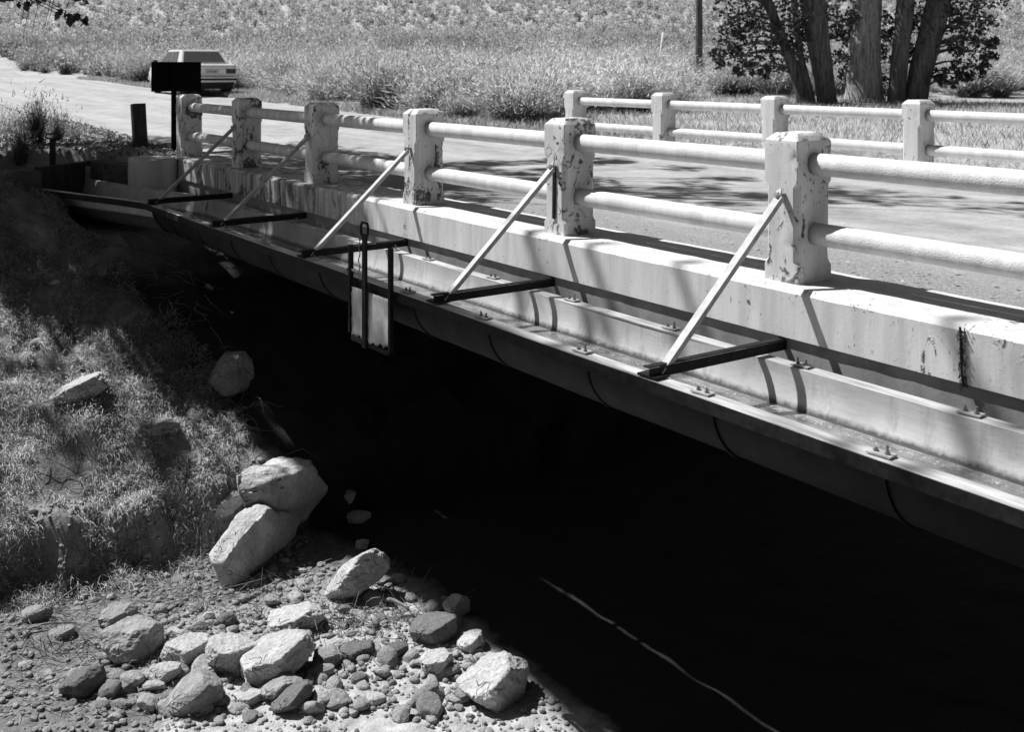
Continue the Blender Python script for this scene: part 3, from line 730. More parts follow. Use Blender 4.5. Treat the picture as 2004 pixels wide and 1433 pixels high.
# ------------------------------------------------------------------ car
def car(loc, rz):
    t = empty('parked_car', loc, 'pale boxy old sedan parked on the road shoulder behind the sign', 'car', rz=rz)
    def P(mb, name, m, **k): o = mb.build(name, m, **k); o.parent = t; return o
    # rings across the length, x forward, section as half widths
    def sec(x, z0, z1, w0, w1, w2):   # bottom, belt, top widths
        return np.array([(x, -w0, z0), (x, -w1, z0 + (z1 - z0) * .45), (x, -w1, z0 + (z1 - z0) * .62), (x, -w2, z1 - .02), (x, -w2 + .05, z1),
                         (x, w2 - .05, z1), (x, w2, z1 - .02), (x, w1, z0 + (z1 - z0) * .62), (x, w1, z0 + (z1 - z0) * .45), (x, w0, z0)])
    mb = MB(); mb.rings([sec(-2.10, .40, .84, .66, .74, .70), sec(-2.06, .33, .90, .74, .79, .75), sec(-1.75, .27, .93, .76, .81, .77), sec(-1.0, .24, .94, .77, .82, .78), sec(0, .23, .93, .77, .82, .78),
                         sec(.9, .24, .92, .77, .82, .78), sec(1.9, .28, .86, .76, .80, .75), sec(2.1, .38, .80, .70, .76, .70)])
    body = P(mb, 'body', M['car_paint'], bevel=.015)
    # cabin
    def cab(x, z, wd): return np.array([(x, -wd, z), (x, wd, z)])
    pts = dict(rb=(-1.42, .93, .74), rt=(-.98, 1.37, .58), ft=(.38, 1.38, .58), fb=(1.0, .92, .74))
    V = []
    for k in ('rb', 'rt', 'ft', 'fb'):
        x, z, wd = pts[k]; V += [(x, -wd, z), (x, wd, z)]
    mb = MB(); mb.add(V, [(0, 2, 3, 1), (2, 4, 5, 3), (4, 6, 7, 5), (0, 6, 4, 2), (1, 3, 5, 7), (0, 1, 7, 6)])
    P(mb, 'cabin', M['car_paint'], bevel=.03)
    def quad(name, Q, m, outn, d=.012, solid=.01):
        Q = [Vector(v) + Vector(outn) * d for v in Q]; mb = MB(); n = Vector(outn) * solid
        mb.add([tuple(v) for v in Q] + [tuple(v + n) for v in Q], [(0, 1, 2, 3), (7, 6, 5, 4), (0, 4, 5, 1), (1, 5, 6, 2), (2, 6, 7, 3), (3, 7, 4, 0)]); return P(mb, name, m)
    nr = Vector((-.70, 0, .72)).normalized()
    quad('rear_window', [(-1.365, -.64, .985), (-1.365, .64, .985), (-1.045, .53, 1.305), (-1.045, -.53, 1.305)], M['car_glass'], nr, .003)
    nf = Vector((.6, 0, .8)).normalized()
    quad('windscreen', [(.93, -.64, .98), (.93, .64, .98), (.45, .53, 1.33), (.45, -.53, 1.33)], M['car_glass'], nf, .006)
    for sgn in (1, -1):
        ns = Vector((0, sgn * .94, .34)); f = lambda z: sgn * (.74 - (z - .93) / .44 * .16)
        quad('side_window', [(-1.02, f(.98), .98), (-.20, f(.98), .98), (-.20, f(1.31), 1.31), (-.82, f(1.31), 1.31)], M['car_glass'], ns, .004)
        quad('side_window', [(-.12, f(.98), .98), (.82, f(.98), .98), (.36, f(1.31), 1.31), (-.12, f(1.31), 1.31)], M['car_glass'], ns, .004)
        mb = MB(); mb.box((-2.125, min(sgn * .42, sgn * .72), .64), (-2.08, max(sgn * .42, sgn * .72), .78)); P(mb, 'tail_light', M['taillight'], bevel=.01)
        mb = MB(); mb.box((2.08, min(sgn * .42, sgn * .68), .60), (2.12, max(sgn * .42, sgn * .68), .74)); P(mb, 'headlight', M['chrome'], bevel=.01)
        mb = MB(); mb.bar((.78, sgn * .80, .98), (.70, sgn * .93, 1.0), .03, .03); mb.box((.66, min(sgn * .86, sgn * .98), .96), (.74, max(sgn * .86, sgn * .98), 1.06)); P(mb, 'mirror', M['car_dark'])
        for wx in (-1.28, 1.28):
            mb = MB(); a = np.linspace(0, 2 * np.pi, 28, endpoint=False); rs = []
            for yy, rd in ((.60, .22), (.60, .28), (.62, .30), (.76, .30), (.79, .28), (.79, .19), (.765, .185)):
                rs.append(np.array([(wx + rd * math.cos(k), sgn * yy, .30 + rd * math.sin(k)) for k in a]))
            mb.rings(rs); w_ = P(mb, 'wheel', M['tyre'], smooth=False)
            mb = MB(); rs = [np.array([(wx + rd * math.cos(k), sgn * yy, .30 + rd * math.sin(k)) for k in a]) for yy, rd in ((.74, .184), (.775, .18), (.77, .12), (.79, .06))]
            mb.rings(rs); o = mb.build('rim', M['chrome']); o.parent = w_
            mb = MB(); arc = [np.array([(wx + .345 * math.cos(k), sgn * yy, .30 + .345 * math.sin(k)) for k in np.linspace(-.1, np.pi + .1, 20)]) for yy in (.60, .823)]
            V = np.concatenate(arc); mb.add(V, [(i, i + 1, 21 + i, 20 + i) for i in range(19)]); mb.add(np.concatenate([arc[1], [[wx, sgn * .823, .25]]]), [(i, i + 1, 20) for i in range(19)])
            P(mb, 'wheel_arch', M['car_dark'])
    mb = MB(); mb.box((-2.19, -.76, .50), (-2.09, .76, .55)); mb.box((-2.175, -.75, .44), (-2.09, .75, .50), 1); P(mb, 'rear_bumper', [M['chrome'], M['car_dark']], bevel=.008)
    mb = MB(); mb.box((2.09, -.76, .42), (2.2, .76, .54)); P(mb, 'front_bumper', M['chrome'], bevel=.01)
    mb = MB(); mb.box((-2.09, -.68, .30), (-2.03, .68, .43)); P(mb, 'valance', M['car_dark'])
    mb = MB(); mb.box((-1.9, -.70, .18), (1.9, .70, .30)); P(mb, 'underbody', M['car_dark'])
    mb = MB(); mb.box((-2.118, -.21, .635), (-2.095, .21, .775)); pl = P(mb, 'number_plate', M['plate_paint'])
    mb = MB()
    for k, (dy, h) in enumerate(((-.15, .07), (-.135, .02), (-.085, .07), (-.06, .07), (-.01, .07), (.03, .05), (.07, .07), (.10, .07), (.15, .06))):
        mb.box((-2.124, -dy - .007, .67), (-2.1185, -dy + .007, .67 + h))
    o = mb.build('characters', M['car_dark']); o.parent = pl
    mb = MB(); mb.box((-2.112, -.42, .65), (-2.09, .42, .765)); P(mb, 'rear_panel', M['car_paint'])
    mb = MB(); mb.tube([(-2.0, -.4, .26), (-2.2, -.4, .25)], .025, 8); P(mb, 'exhaust', M['car_dark'])
car_p = at_depth(414, 187, 33.0)
car((-29.27, car_p[1] - .2, H1(-29.27, car_p[1] - .2) + .03), R(180 - 2))

# ------------------------------------------------------------------ leaves, tubes, trees
def leaves(cent, size, r=None, squash=1.0):
    """leaf shaped quads, folded on the midrib, one per centre"""
    n = len(cent); r = r or rng
    a = r.normal(size=(n, 3)); a /= np.linalg.norm(a, axis=1)[:, None]; b = r.normal(size=(n, 3)); b -= a * (a * b).sum(1)[:, None]; b /= np.linalg.norm(b, axis=1)[:, None]
    c = np.cross(a, b); s = size * r.uniform(.65, 1.25, n)[:, None]
    V = np.stack([cent - a * s * .55, cent + b * s * .42 + c * s * .12, cent + a * s * .6, cent - b * s * .42 + c * s * .12], 1).reshape(-1, 3)
    k = np.arange(n)[:, None] * 4
    F = np.concatenate([k + [0, 1, 2], k + [0, 2, 3]]); return V, F
def cloud(c, rad, n, r=None):
    r = r or rng; d = r.normal(size=(n, 3)); d /= np.linalg.norm(d, axis=1)[:, None]
    return np.asarray(c) + d * (r.uniform(0, 1, n) ** .6)[:, None] * np.asarray(rad)
def limb(mb, P, r0, r1, n=9, wig=.0, mi=0, seg=8):
    P = np.array(P, float); d = np.r_[0, np.cumsum(np.linalg.norm(np.diff(P, axis=0), axis=1))]; t = np.linspace(0, d[-1], max(4, seg))
    Q = np.stack([np.interp(t, d, P[:, k]) for k in range(3)], 1)
    if wig: 
        k = rng.uniform(0, 50); Q[1:-1] += wig * np.stack([perlin(Q[1:-1] * .9 + k), perlin(Q[1:-1] * .9 + k + 9), 0 * Q[1:-1, 0]], 1)
    mb.tube(Q, np.linspace(r0, r1, len(Q)), n, mi); return Q
TD = 29.0
def tp(px, py, s=TD): return at_depth(px, py, s)
def cottonwood(label, stems, clumps, bark, leafm=None, leaf_size=.098, dens=60, s=TD, name='cottonwood_tree'):
    base = tp(stems[0][0][0], 208, s); bz = H1(base[0], base[1])
    t = empty(name, (base[0], base[1], bz), label, 'tree', 'cottonwood trees across the road')
    mb = MB(); tops = []
    for st in stems:
        (x0, w0), *rest = st; P = []; W = []
        for k, (px, py, wd) in enumerate([(x0, 210, w0)] + rest):
            p = tp(px, py, s); 
            if k == 0: p[2] = H1(p[0], p[1]) - .25
            P.append(p); W.append(wd * .88 / FPX * s / 2)
        P = np.array(P); n = 26; d = np.r_[0, np.cumsum(np.linalg.norm(np.diff(P, axis=0), axis=1))]; tt = np.linspace(0, d[-1], n)
        Q = np.stack([np.interp(tt, d, P[:, k]) for k in range(3)], 1); rd = np.interp(tt, d, W)
        for _ in range(2): Q[1:-1] = (Q[:-2] + 2 * Q[1:-1] + Q[2:]) / 4
        rd[0] *= 1.2; rd[1] *= 1.08
        mb2 = MB(); mb2.tube(Q, rd, 20); V = mb2.v[0]; c = np.repeat(Q, 20, 0)
        V += (V - c) * (.16 * fbm(V * np.array([3, 3, .8]), 3) + .05 * fbm(V * 8, 2))[:, None]
        mb.add(V, mb2.f); tops.append((Q, rd))
    cl = []
    for (px, py, rpx, k) in clumps:
        ds = rng.uniform(-.9, .9) + (k if k else 0)
        c = tp(px, py, s + ds); r0 = rpx / FPX * s
        # a limb from the nearest stem to the clump
        Q, rd = min(tops, key=lambda q: np.min(np.linalg.norm(q[0] - c, axis=1)))
        j = int(np.argmin(np.linalg.norm(Q + [0, 0, .5] - c, axis=1))); mid = (Q[j] + c) / 2 + [0, 0, .15]
        limb(mb, [Q[j], mid, c], min(.05, rd[j] * .3), .008, 6, .1)
        nsub = 9
        for q in cloud(c, r0 * .95, nsub): cl.append(cloud(q, (r0 * .42, r0 * .42, r0 * .38), int(dens * 2.3 / nsub)))
    at_parent(mb.build('trunk', bark, smooth=True), t)
    C = np.concatenate(cl); V, F = leaves(C, leaf_size)
    at_parent(tris_mesh('crown', V, F, leafm or M['leaf']), t); return t
def high(px0, px1, py0, py1, n, r=55): return [(rng.uniform(px0, px1), rng.uniform(py0, py1), r, 0) for _ in range(n)]
cottonwood('slender twin-stemmed cottonwood leaning left with leafy low boughs, leftmost of the clump',
           [[(1578, 30), (1560, 150, 26), (1535, 85, 24), (1505, 10, 22), (1470, -80, 20), (1440, -200, 16)], [(1592, 20), (1580, 160, 17), (1566, 110, 15), (1556, 20, 14), (1550, -120, 12)]],
           [(1440, 60, 42, 0), (1480, 45, 45, 0), (1520, 55, 40, 0), (1425, 95, 30, 0), (1410, 120, 22, 0), (1450, 112, 30, 0), (1490, 100, 34, 0), (1440, 140, 20, 0), (1525, 115, 34, 0), (1550, 90, 30, 0), (1400, 105, 14, 0), (1475, 130, 18, 0), (1500, 140, 16, 0), (1560, 60, 34, 0), (1428, 45, 30, 0), (1455, 75, 34, 0)]
           + high(1405, 1590, -200, 50, 26), M['bark_dark'], dens=64)
cottonwood('thick dark single trunk of cottonwood leaning slightly left, second in the clump',
           [[(1622, 44), (1612, 150, 44), (1602, 90, 48), (1594, 30, 54), (1585, -60, 52), (1570, -200, 40)]],
           [(1640, 60, 24, .7), (1650, 110, 28, .7), (1655, 150, 22, .9)] + [(1575, 60, 26, -.9), (1560, 110, 24, .8), (1640, 40, 34, .8), (1615, 30, 30, .9)] + high(1520, 1680, -240, 0, 14), M['bark_dark'], dens=70)
cottonwood('broad pale-barked cottonwood trunk in the middle of the clump',
           [[(1690, 84), (1690, 150, 74), (1692, 90, 66), (1696, 30, 62), (1700, -60, 58), (1705, -200, 46)]],
           [(1720, 60, 30, .9), (1730, 105, 26, .9), (1668, 70, 26, .9), (1668, 130, 28, .9), (1660, 170, 22, 1)] + [(1735, 45, 34, .9), (1660, 45, 30, .8), (1745, 120, 24, .9), (1720, 150, 22, 1.0)] + high(1620, 1780, -240, 0, 14), M['bark'], dens=70, s=29.6)
cottonwood('forked cottonwood with one upright and one right-leaning stem, rightmost of the clump',
           [[(1753, 40), (1758, 150, 38), (1764, 90, 38), (1770, 30, 40), (1778, -60, 38), (1790, -200, 30)],
            [(1788, 46), (1800, 150, 50), (1812, 100, 52), (1826, 50, 54), (1842, -20, 50), (1870, -140, 40)]],
           [(1850, 60, 34, 0), (1885, 55, 40, 0), (1915, 80, 34, 0), (1930, 55, 26, 0), (1890, 100, 38, 0), (1870, 135, 24, 0), (1915, 125, 26, 0), (1935, 105, 18, 0), (1860, 160, 16, 0), (1845, 155, 14, 0), (1890, 145, 18, 0), (1835, 150, 14, 0), (1945, 85, 12, 0), (1735, 80, 26, 1.2), (1870, 85, 30, 0), (1900, 30, 40, 0), (1855, 25, 40, 0)]
           + [(1790, 45, 30, .9), (1780, 100, 22, .9)] + high(1780, 1950, -240, 45, 24), M['bark_dark'], dens=64)

# the big shade tree upstream: its boughs hang in at the top left corner, its shadow dapples bank, posts and road
def shade_tree():
    root = np.array([-16.6, -5.6]); bz = H1(*root)
    t = empty('shade_tree', (root[0], root[1], bz), 'overhanging leafy tree whose twigs dip into the top left corner', 'tree')
    mb = MB(); top = np.array([root[0] + 1.2, root[1] + .9, 8.5])
    tr = limb(mb, [(root[0], root[1], bz - .3), (root[0] + .3, root[1] + .1, 2), (root[0] + .6, root[1] + .4, 5), top], .42, .22, 14, .25, seg=14)
    SD = np.array([-.64, -.34, 1.0]); cl = []
    def clump(qx, qy, h, rad, n, branch=True, fl=1.0):
        c = np.array([qx, qy, 0]) + SD * h
        cl.append(cloud(c, (rad, rad, rad * fl), n))
        if branch:
            j = int(np.argmin(np.linalg.norm(tr - (c - [0, 0, 1.2]), axis=1))); a = tr[j]
            limb(mb, [a, (a * .5 + c * .5) + [0, 0, .35], c], .05, .01, 5, .4, seg=7)
    def inside(x, y):
        lo = max(-3.2, -1.55 - .95 * max(0, -8.0 - x)); hi = 2.6 - .12 * (x + 9) ** 2 * (.55 if x < -9 else .7)
        return -14.4 < x < -5.25 and lo < y < hi
    k = 0
    while k < 215:
        x, y = rng.uniform(-14.4, -5.2), rng.uniform(-3.2, 2.7)
        if not inside(x, y): continue
        if y < -.9: clump(x, y, rng.uniform(3.1, 4.8), rng.uniform(.18, .40), 95, k % 2 == 0, .6)
        else: clump(x, y, rng.uniform(4.6, 9.5), rng.uniform(.35, .65), 125, k % 2 == 0)
        k += 1
    k = 0
    while k < 105:
        x, y = rng.uniform(-12.6, -8.3), rng.uniform(-3.2, -.7)
        if not inside(x, y): continue
        clump(x, y, rng.uniform(3.3, 5.2), rng.uniform(.25, .45), 110, k % 3 == 0, .6); k += 1
    for _ in range(44): clump(rng.uniform(-8.2, -2.4), rng.uniform(2.4, 4.9), rng.uniform(8, 11), rng.uniform(.22, .5), 75, fl=.4)
    for _ in range(8): clump(rng.uniform(-3.2, -.8), rng.uniform(4.3, 5.6), rng.uniform(9, 12), rng.uniform(.2, .4), 30, fl=.4)
    for _ in range(14): clump(rng.uniform(-11.6, -7.6), rng.uniform(-4.1, -2.4), rng.uniform(6, 9), rng.uniform(.2, .35), 40, fl=.5)
    # long high limbs whose soft shadows stripe the kerb and flume
    for qx, dq in ((-2.6, .5), (-1.9, .6), (-.9, .35), (1.0, .4), (1.45, .7), (2.05, .5)):
        a = np.array([qx - .25 * dq, -1.7, 0]) + SD * 11.5; b = np.array([qx + .4 * dq, -.06, 0]) + SD * 12.2
        limb(mb, [tr[-1], (tr[-1] + a) / 2 + [0, 0, 1.5], a, b], .10, .045, 6, .3, seg=16)
    for qx, qy in ((-2.3, -.45), (-1.6, -.6), (1.3, -.55), (1.75, -.45), (-2.1, -1.1), (1.6, -1.0), (-.9, -1.15)): clump(qx, qy, 11.8, .28, 16, False)
    # twigs in the corner of the picture
    for px, py, rp, n in ((142, 33, 14, 14), (166, 43, 7, 6), (112, 26, 12, 8), (50, 10, 16, 8), (20, -10, 26, 16), (80, -14, 26, 20), (150, -10, 26, 26)):
        c = at_depth(px, py, 14.2); cl.append(cloud(c, (rp / FPX * 14.2,) * 3, n)); limb(mb, [tr[5], (tr[5] + c) / 2 + [0, 0, .9], c], .03, .005, 5, .3)
    for px, py in ((45, 72), (62, 66), (38, 58), (85, 60), (92, 52)):
        c = at_depth(px, py, 14.2); a = at_depth(px + 18, -20, 14.2); limb(mb, [a, (a + c) / 2 + [.02, 0, 0], c], .006, .002, 4)
    at_parent(mb.build('trunk', M['bark_dark'], smooth=True), t)
    C = np.concatenate(cl); V, F = leaves(C, .115); at_parent(tris_mesh('crown', V, F, M['leaf']), t)
shade_tree()

# ------------------------------------------------------------------ brush
def bush_arrays(n, hgt, rad, r, stemfrac=.3, wd=.012, tl=(.05, .13), lobes=5):
    """a wispy shrub: stems fanning from the root into several plumes, each plume a haze of fine tufts"""
    lth = r.uniform(0, 2 * np.pi, lobes); ll_ = r.uniform(.15, .75, lobes); lh = r.uniform(.7, 1.05, lobes) * hgt
    ns = int(n * stemfrac); k = r.integers(0, lobes, ns); th = lth[k] + r.normal(0, .55, ns); lean = np.clip(ll_[k] + r.normal(0, .22, ns), 0, 1.25)
    L = lh[k] * r.uniform(.5, .9, ns); d = np.stack([np.cos(th) * np.sin(lean) * rad / hgt * 1.25, np.sin(th) * np.sin(lean) * rad / hgt * 1.25, np.cos(lean)], 1)
    b = np.stack([r.normal(0, .09 * rad, ns), r.normal(0, .09 * rad, ns), np.zeros(ns)], 1); tip = b + d * L[:, None]
    sd = np.cross(d, r.normal(size=(ns, 3))); sd /= np.linalg.norm(sd, axis=1)[:, None]
    V1 = np.stack([b - sd * wd * .5, b + sd * wd * .5, tip], 1).reshape(-1, 3)
    nt_ = n - ns; k = r.integers(0, ns, nt_); f = (r.uniform(.18, 1.12, nt_) ** .75)[:, None]
    c = b[k] + (tip - b)[k] * f + r.normal(0, .05 * hgt, (nt_, 3)) * (.5 + f); dd = d[k] + r.normal(0, .5, (nt_, 3)); dd /= np.linalg.norm(dd, axis=1)[:, None]
    s2 = np.cross(dd, r.normal(size=(nt_, 3))); s2 /= np.linalg.norm(s2, axis=1)[:, None]; ll = r.uniform(tl[0], tl[1], nt_)[:, None] * hgt
    V2 = np.stack([c - s2 * wd * .8, c + s2 * wd * .8, c + dd * ll], 1).reshape(-1, 3); V2[:, 2] = np.maximum(V2[:, 2], .0)
    V = np.concatenate([V1, V2]); F = np.arange(len(V)).reshape(-1, 3); mi = np.r_[np.zeros(ns, int), np.where(r.random(nt_) < .25 + .75 * np.clip(c[:, 2] / hgt * 1.3, 0, 1), 1, 0)]
    return V, F, mi
protos = []
for k in range(6):
    r = np.random.default_rng(100 + k); h = r.uniform(.95, 1.25)
    V, F, mi = bush_arrays(4600, h, h * r.uniform(.8, 1.0), r, .22, .0115); protos.append((V, F, mi))
def on_road(x, y): return .0 < y < 6.5
def tree_zone(x, y): return False
bush_lab = 'wispy pale grey-green desert shrub in the brush beyond the road'
def place_bushes():
    mes = []
    for k, (V, F, mi) in enumerate(protos):
        o = tris_mesh('brush_shrub', V, F, [M['brush_stem'], M['brush_top']], mi); mes.append(o)
    used = set(); cnt = 0; pts = []
    cand = []
    s = 20.0
    while s < 62:
        half = 1040 / FPX * s; l = -half
        while l < half:
            ss = s + rng.uniform(-.7, .7); ll = l + rng.uniform(-.5, .5); p = CAM + FW * ss + RT * ll; l += rng.uniform(.6, 1.1) * (1 + s / 90)
            x, y = p[0], p[1]
            if -96 < x and -.9 < y < 7.0 + (1.0 if -31.8 < x < -25 else 0): continue
            u = 1002 + ll / ss * FPX
            if y < 0 and ss < 45 and u > 0: continue
            if u > 1130 and ss < 25 + 4 * (u > 1380): continue
            if u > 1380 and ss < 31.5: continue
            if 1315 < u < 1410 and ss < 40.5: continue
            if u < 480 and y < 8.0 and x > -34: continue
            cand.append((ss, x, y))
        s += 1.0 * (1 + s / 120)
    cand.sort(); n_ind = 300
    for i, (ss, x, y) in enumerate(cand[:n_ind]):
        k = int(rng.integers(6)); z = H1(x, y)
        if k not in used: o = mes[k]; used.add(k)
        else: o = mes[k].copy(); col.objects.link(o)
        sc_ = rng.uniform(.9, 1.55); o.location = (x, y, z - .04); o.rotation_euler.z = rng.uniform(0, 6.28); o.scale = (sc_ * rng.uniform(.9, 1.25), sc_, sc_ * rng.uniform(.8, 1.1))
        tag(o, bush_lab, 'shrub', 'shrubs in the near brush')
    for k in range(6):
        if k not in used: bpy.data.objects.remove(mes[k])
    rest = cand[n_ind:]
    s = 60.0
    while s < 330:
        half = 1060 / FPX * s; l = -half
        while l < half:
            p = CAM + FW * (s + rng.uniform(-1, 1) * s * .02) + RT * (l + rng.uniform(-.5, .5)); l += rng.uniform(.8, 1.5) * s / 75
            if -.6 < p[1] < 7 and p[0] > -80: continue
            rest.append((s, p[0], p[1]))
        s *= 1.019
    Vs, Fs, Ms, n0 = [], [], [], 0
    P = np.array([(x, y) for _, x, y in rest]); Zs = height(P[:, 0], P[:, 1])
    for (ss, x, y), z in zip(rest, Zs):
        V, F, mi = far_protos[int(rng.integers(6))] if ss > 75 else mid_protos[int(rng.integers(6))]
        a = rng.uniform(0, 6.28); sc_ = rng.uniform(.7, 1.3) * (1.15 if ss < 80 else 1.15 * (ss / 80) ** .3); c, s_ = math.cos(a) * sc_, math.sin(a) * sc_
        W = np.stack([V[:, 0] * c - V[:, 1] * s_ + x, V[:, 0] * s_ + V[:, 1] * c + y, V[:, 2] * sc_ * (1.15 if ss < 75 else .8) + z - .05], 1)
        Vs.append(W); Fs.append(F + n0); Ms.append(mi); n0 += len(W)
    tag(tris_mesh('brush', np.concatenate(Vs), np.concatenate(Fs), [M['brush_stem'], M['brush_top']], np.concatenate(Ms)), 'mass of pale desert brush covering the far slope', 'brush', kind='stuff')
mid_protos = [bush_arrays(560, 1.1, .95, np.random.default_rng(200 + k), .25, .028) for k in range(6)]
far_protos = [bush_arrays(130, 1.1, 1.0, np.random.default_rng(300 + k), .2, .06, (.06, .16)) for k in range(6)]
place_bushes()

# dry grass on the verges and below the trees
def grass(name, pts, L, wd, lean, m, label, r, dirv=None, spread=.5, kind='stuff', cat='grass', mi=None):
    n = len(pts); th = r.uniform(0, 2 * np.pi, n); le = lean * r.uniform(.3, 1.2, n)
    d = np.stack([np.cos(th) * np.sin(le), np.sin(th) * np.sin(le), np.cos(le)], 1)
    if dirv is not None:
        d = np.asarray(dirv) + r.normal(0, spread, (n, 3)); d /= np.linalg.norm(d, axis=1)[:, None]
    LL = L * r.uniform(.5, 1.2, n)[:, None]; sd = np.cross(d, r.normal(size=(n, 3))); sd /= np.linalg.norm(sd, axis=1)[:, None]; w2 = wd / 2
    mid = pts + d * LL * .55 + np.array([0, 0, .10]) * LL; tip = pts + d * LL + np.array([0, 0, -.16]) * LL * (lean > .8)
    V = np.stack([pts - sd * w2, pts + sd * w2, mid + sd * w2 * .8, mid - sd * w2 * .8, tip], 1).reshape(-1, 3)
    k = np.arange(n)[:, None] * 5; F = np.concatenate([k + [0, 1, 2], k + [0, 2, 3], k + [3, 2, 4]])
    mm = r.integers(0, len(m), n) if isinstance(m, list) else np.zeros(n, int)
    return tag(tris_mesh(name, V, F, m if isinstance(m, list) else [m], np.concatenate([mm, mm, mm])), label, cat, kind=kind)
r = np.random.default_rng(5)
def scatter(n, fx, fy): return np.c_[fx(n), fy(n)]
P = np.concatenate([scatter(70000, lambda n: r.uniform(-45, 3, n), lambda n: 6.35 + np.abs(r.normal(0, 1.2, n))),
                    scatter(80000, lambda n: r.uniform(-30, 4, n), lambda n: r.uniform(6.6, 22, n)),
                    scatter(12000, lambda n: r.uniform(-70, -16, n), lambda n: r.normal(-.9, .5, n))])
P = P[~((P[:, 0] > -11) & (P[:, 1] < 6.6))]; Q = np.c_[P, np.zeros(len(P))]
P = P[perlin(Q * .9) + .5 * perlin(Q * 2.6) > -.28]
P = np.c_[P, height(P[:, 0], P[:, 1]) - .01]
grass('verge_grass', P, .19, .009, .7, [M['straw'], M['straw'], M['straw_dark']], 'dry pale grass along the road verges', r)
# tall weeds at the left edge by the road, thin stalks with seed heads
def weed(px, py, s, hgt, rad, n, label, seed):
    q = at_ground(px, py, 12, 40) if s is None else at_depth(px, py, s); z = H1(q[0], q[1]); r = np.random.default_rng(seed)
    V, F, mi = bush_arrays(n, hgt, rad, r, .5, .009, lobes=7)
    return tag(tris_mesh('weed_clump', V, F, [M['straw_dark'], M['brush_stem']], mi, loc=(q[0], q[1], z - .03)), label, 'weed', 'weeds at the left roadside')
weed(72, 330, 17.5, 1.25, .5, 900, 'tallest grey weed clump at the left edge behind the T-handle', 1)
weed(40, 335, 16.5, .95, .4, 600, 'shorter weed clump in the left corner below the tallest one', 2)
weed(110, 325, 18.0, .9, .42, 500, 'thin weed clump between the tallest weed and the bare road', 3)
weed(150, 300, 18.5, .42, .3, 200, 'small dry weed on the shaded roadside behind the timber beam', 4)
weed(210, 297, 18.5, .32, .3, 160, 'low sparse weed on the shaded roadside left of the timber post', 5)
# leaf litter on the shaded roadside
r = np.random.default_rng(8); P = np.c_[r.uniform(-20, -11.4, 5000), r.uniform(-2.6, .3, 5000)]; P = np.c_[P, height(P[:, 0], P[:, 1]) + .015]
V, F = leaves(P, .075, r); tag(tris_mesh('leaf_litter', V, F, [M['straw_dark'], M['leaf_pale']], r.integers(0, 2, len(F))), 'fallen leaves on the shaded roadside ground', 'leaf litter', kind='stuff')
r = np.random.default_rng(9); P = np.c_[r.uniform(-11, 3, 420), .40 + abs(r.normal(0, .55, 420)), np.full(420, -.10)]
V, F = leaves(P, .04, r); V[:, 2] = -.104 + (V[:, 2] + .10) * .25 + .008
tag(tris_mesh('fallen_leaves', V, F, M['leaf_pale']), 'scattered dry leaves along the road edge behind the kerb', 'leaves', kind='stuff')

# matted dry grass on the left bank
r = np.random.default_rng(11); n = 270000
x = r.uniform(-13.5, -5.3, n); y = r.uniform(-6.5, .6, n)
P = np.stack([x, y, np.zeros(n)], 1); k = fbm(P * 1.6, 3) + .25 * perlin(P * 6)
keep = (k > -.16) & ~((y > -.55) & (x < -10.6)) & (x < -5.5 + .5 * perlin(P * .8) - .9 * sstep(-2.2, -.6, y)) & (y < -.55 - .24 * np.maximum(0, -5.5 - x) + .4 * perlin(P * 1.3))
P = P[keep]; P[:, 2] = height(P[:, 0], P[:, 1]) + .008
grass('bank_grass', P, .135, .0055, 1.2, [M['straw'], M['straw_dark'], M['straw']], 'matted dry grass lying down the left bank', r, dirv=(.6, -.25, .12), spread=.42)

# ------------------------------------------------------------------ rocks
def ico(sub):
    t = (1 + 5 ** .5) / 2; V = [(-1, t, 0), (1, t, 0), (-1, -t, 0), (1, -t, 0), (0, -1, t), (0, 1, t), (0, -1, -t), (0, 1, -t), (t, 0, -1), (t, 0, 1), (-t, 0, -1), (-t, 0, 1)]
    F = [(0, 11, 5), (0, 5, 1), (0, 1, 7), (0, 7, 10), (0, 10, 11), (1, 5, 9), (5, 11, 4), (11, 10, 2), (10, 7, 6), (7, 1, 8), (3, 9, 4), (3, 4, 2), (3, 2, 6), (3, 6, 8), (3, 8, 9), (4, 9, 5), (2, 4, 11), (6, 2, 10), (8, 6, 7), (9, 8, 1)]
    V = [np.array(v) / np.linalg.norm(v) for v in V]
    for _ in range(sub):
        c = {}; G = []
        def mid(a, b):
            k = (min(a, b), max(a, b))
            if k not in c: m = V[a] + V[b]; V.append(m / np.linalg.norm(m)); c[k] = len(V) - 1
            return c[k]
        for a, b, d in F:
            ab, bd, da = mid(a, b), mid(b, d), mid(d, a); G += [(a, ab, da), (b, bd, ab), (d, da, bd), (ab, bd, da)]
        F = G
    return np.array(V), np.array(F)
ICO = {k: ico(k) for k in (1, 2, 3, 5)}
def rock_arrays(seed, sub, angular=.6, planes=9, rough=.06, faces=()):
    r = np.random.default_rng(seed); D, F = ICO[sub]; nrm = r.normal(size=(planes, 3)); nrm /= np.linalg.norm(nrm, axis=1)[:, None]; dist = r.uniform(.62, .95, planes)
    for a, b in faces:
        a = np.array(a, float); nrm = np.r_[nrm, [a / np.linalg.norm(a)]]; dist = np.r_[dist, b]
    c = D @ nrm.T; rad = dist / np.maximum(c, .05); p = 10 + 30 * angular
    m = (np.sum(np.maximum(rad, .3) ** -p, 1) + 1.05 ** -p) ** (-1 / p)
    m = m * angular + (1 - angular) * (m * .35 + .58)
    P = D * m[:, None]; P *= (1 + rough * fbm(P * 2.3 + seed * 3.1, 5) + .6 * rough * fbm(P * 6 + seed, 4))[:, None]
    return P, F
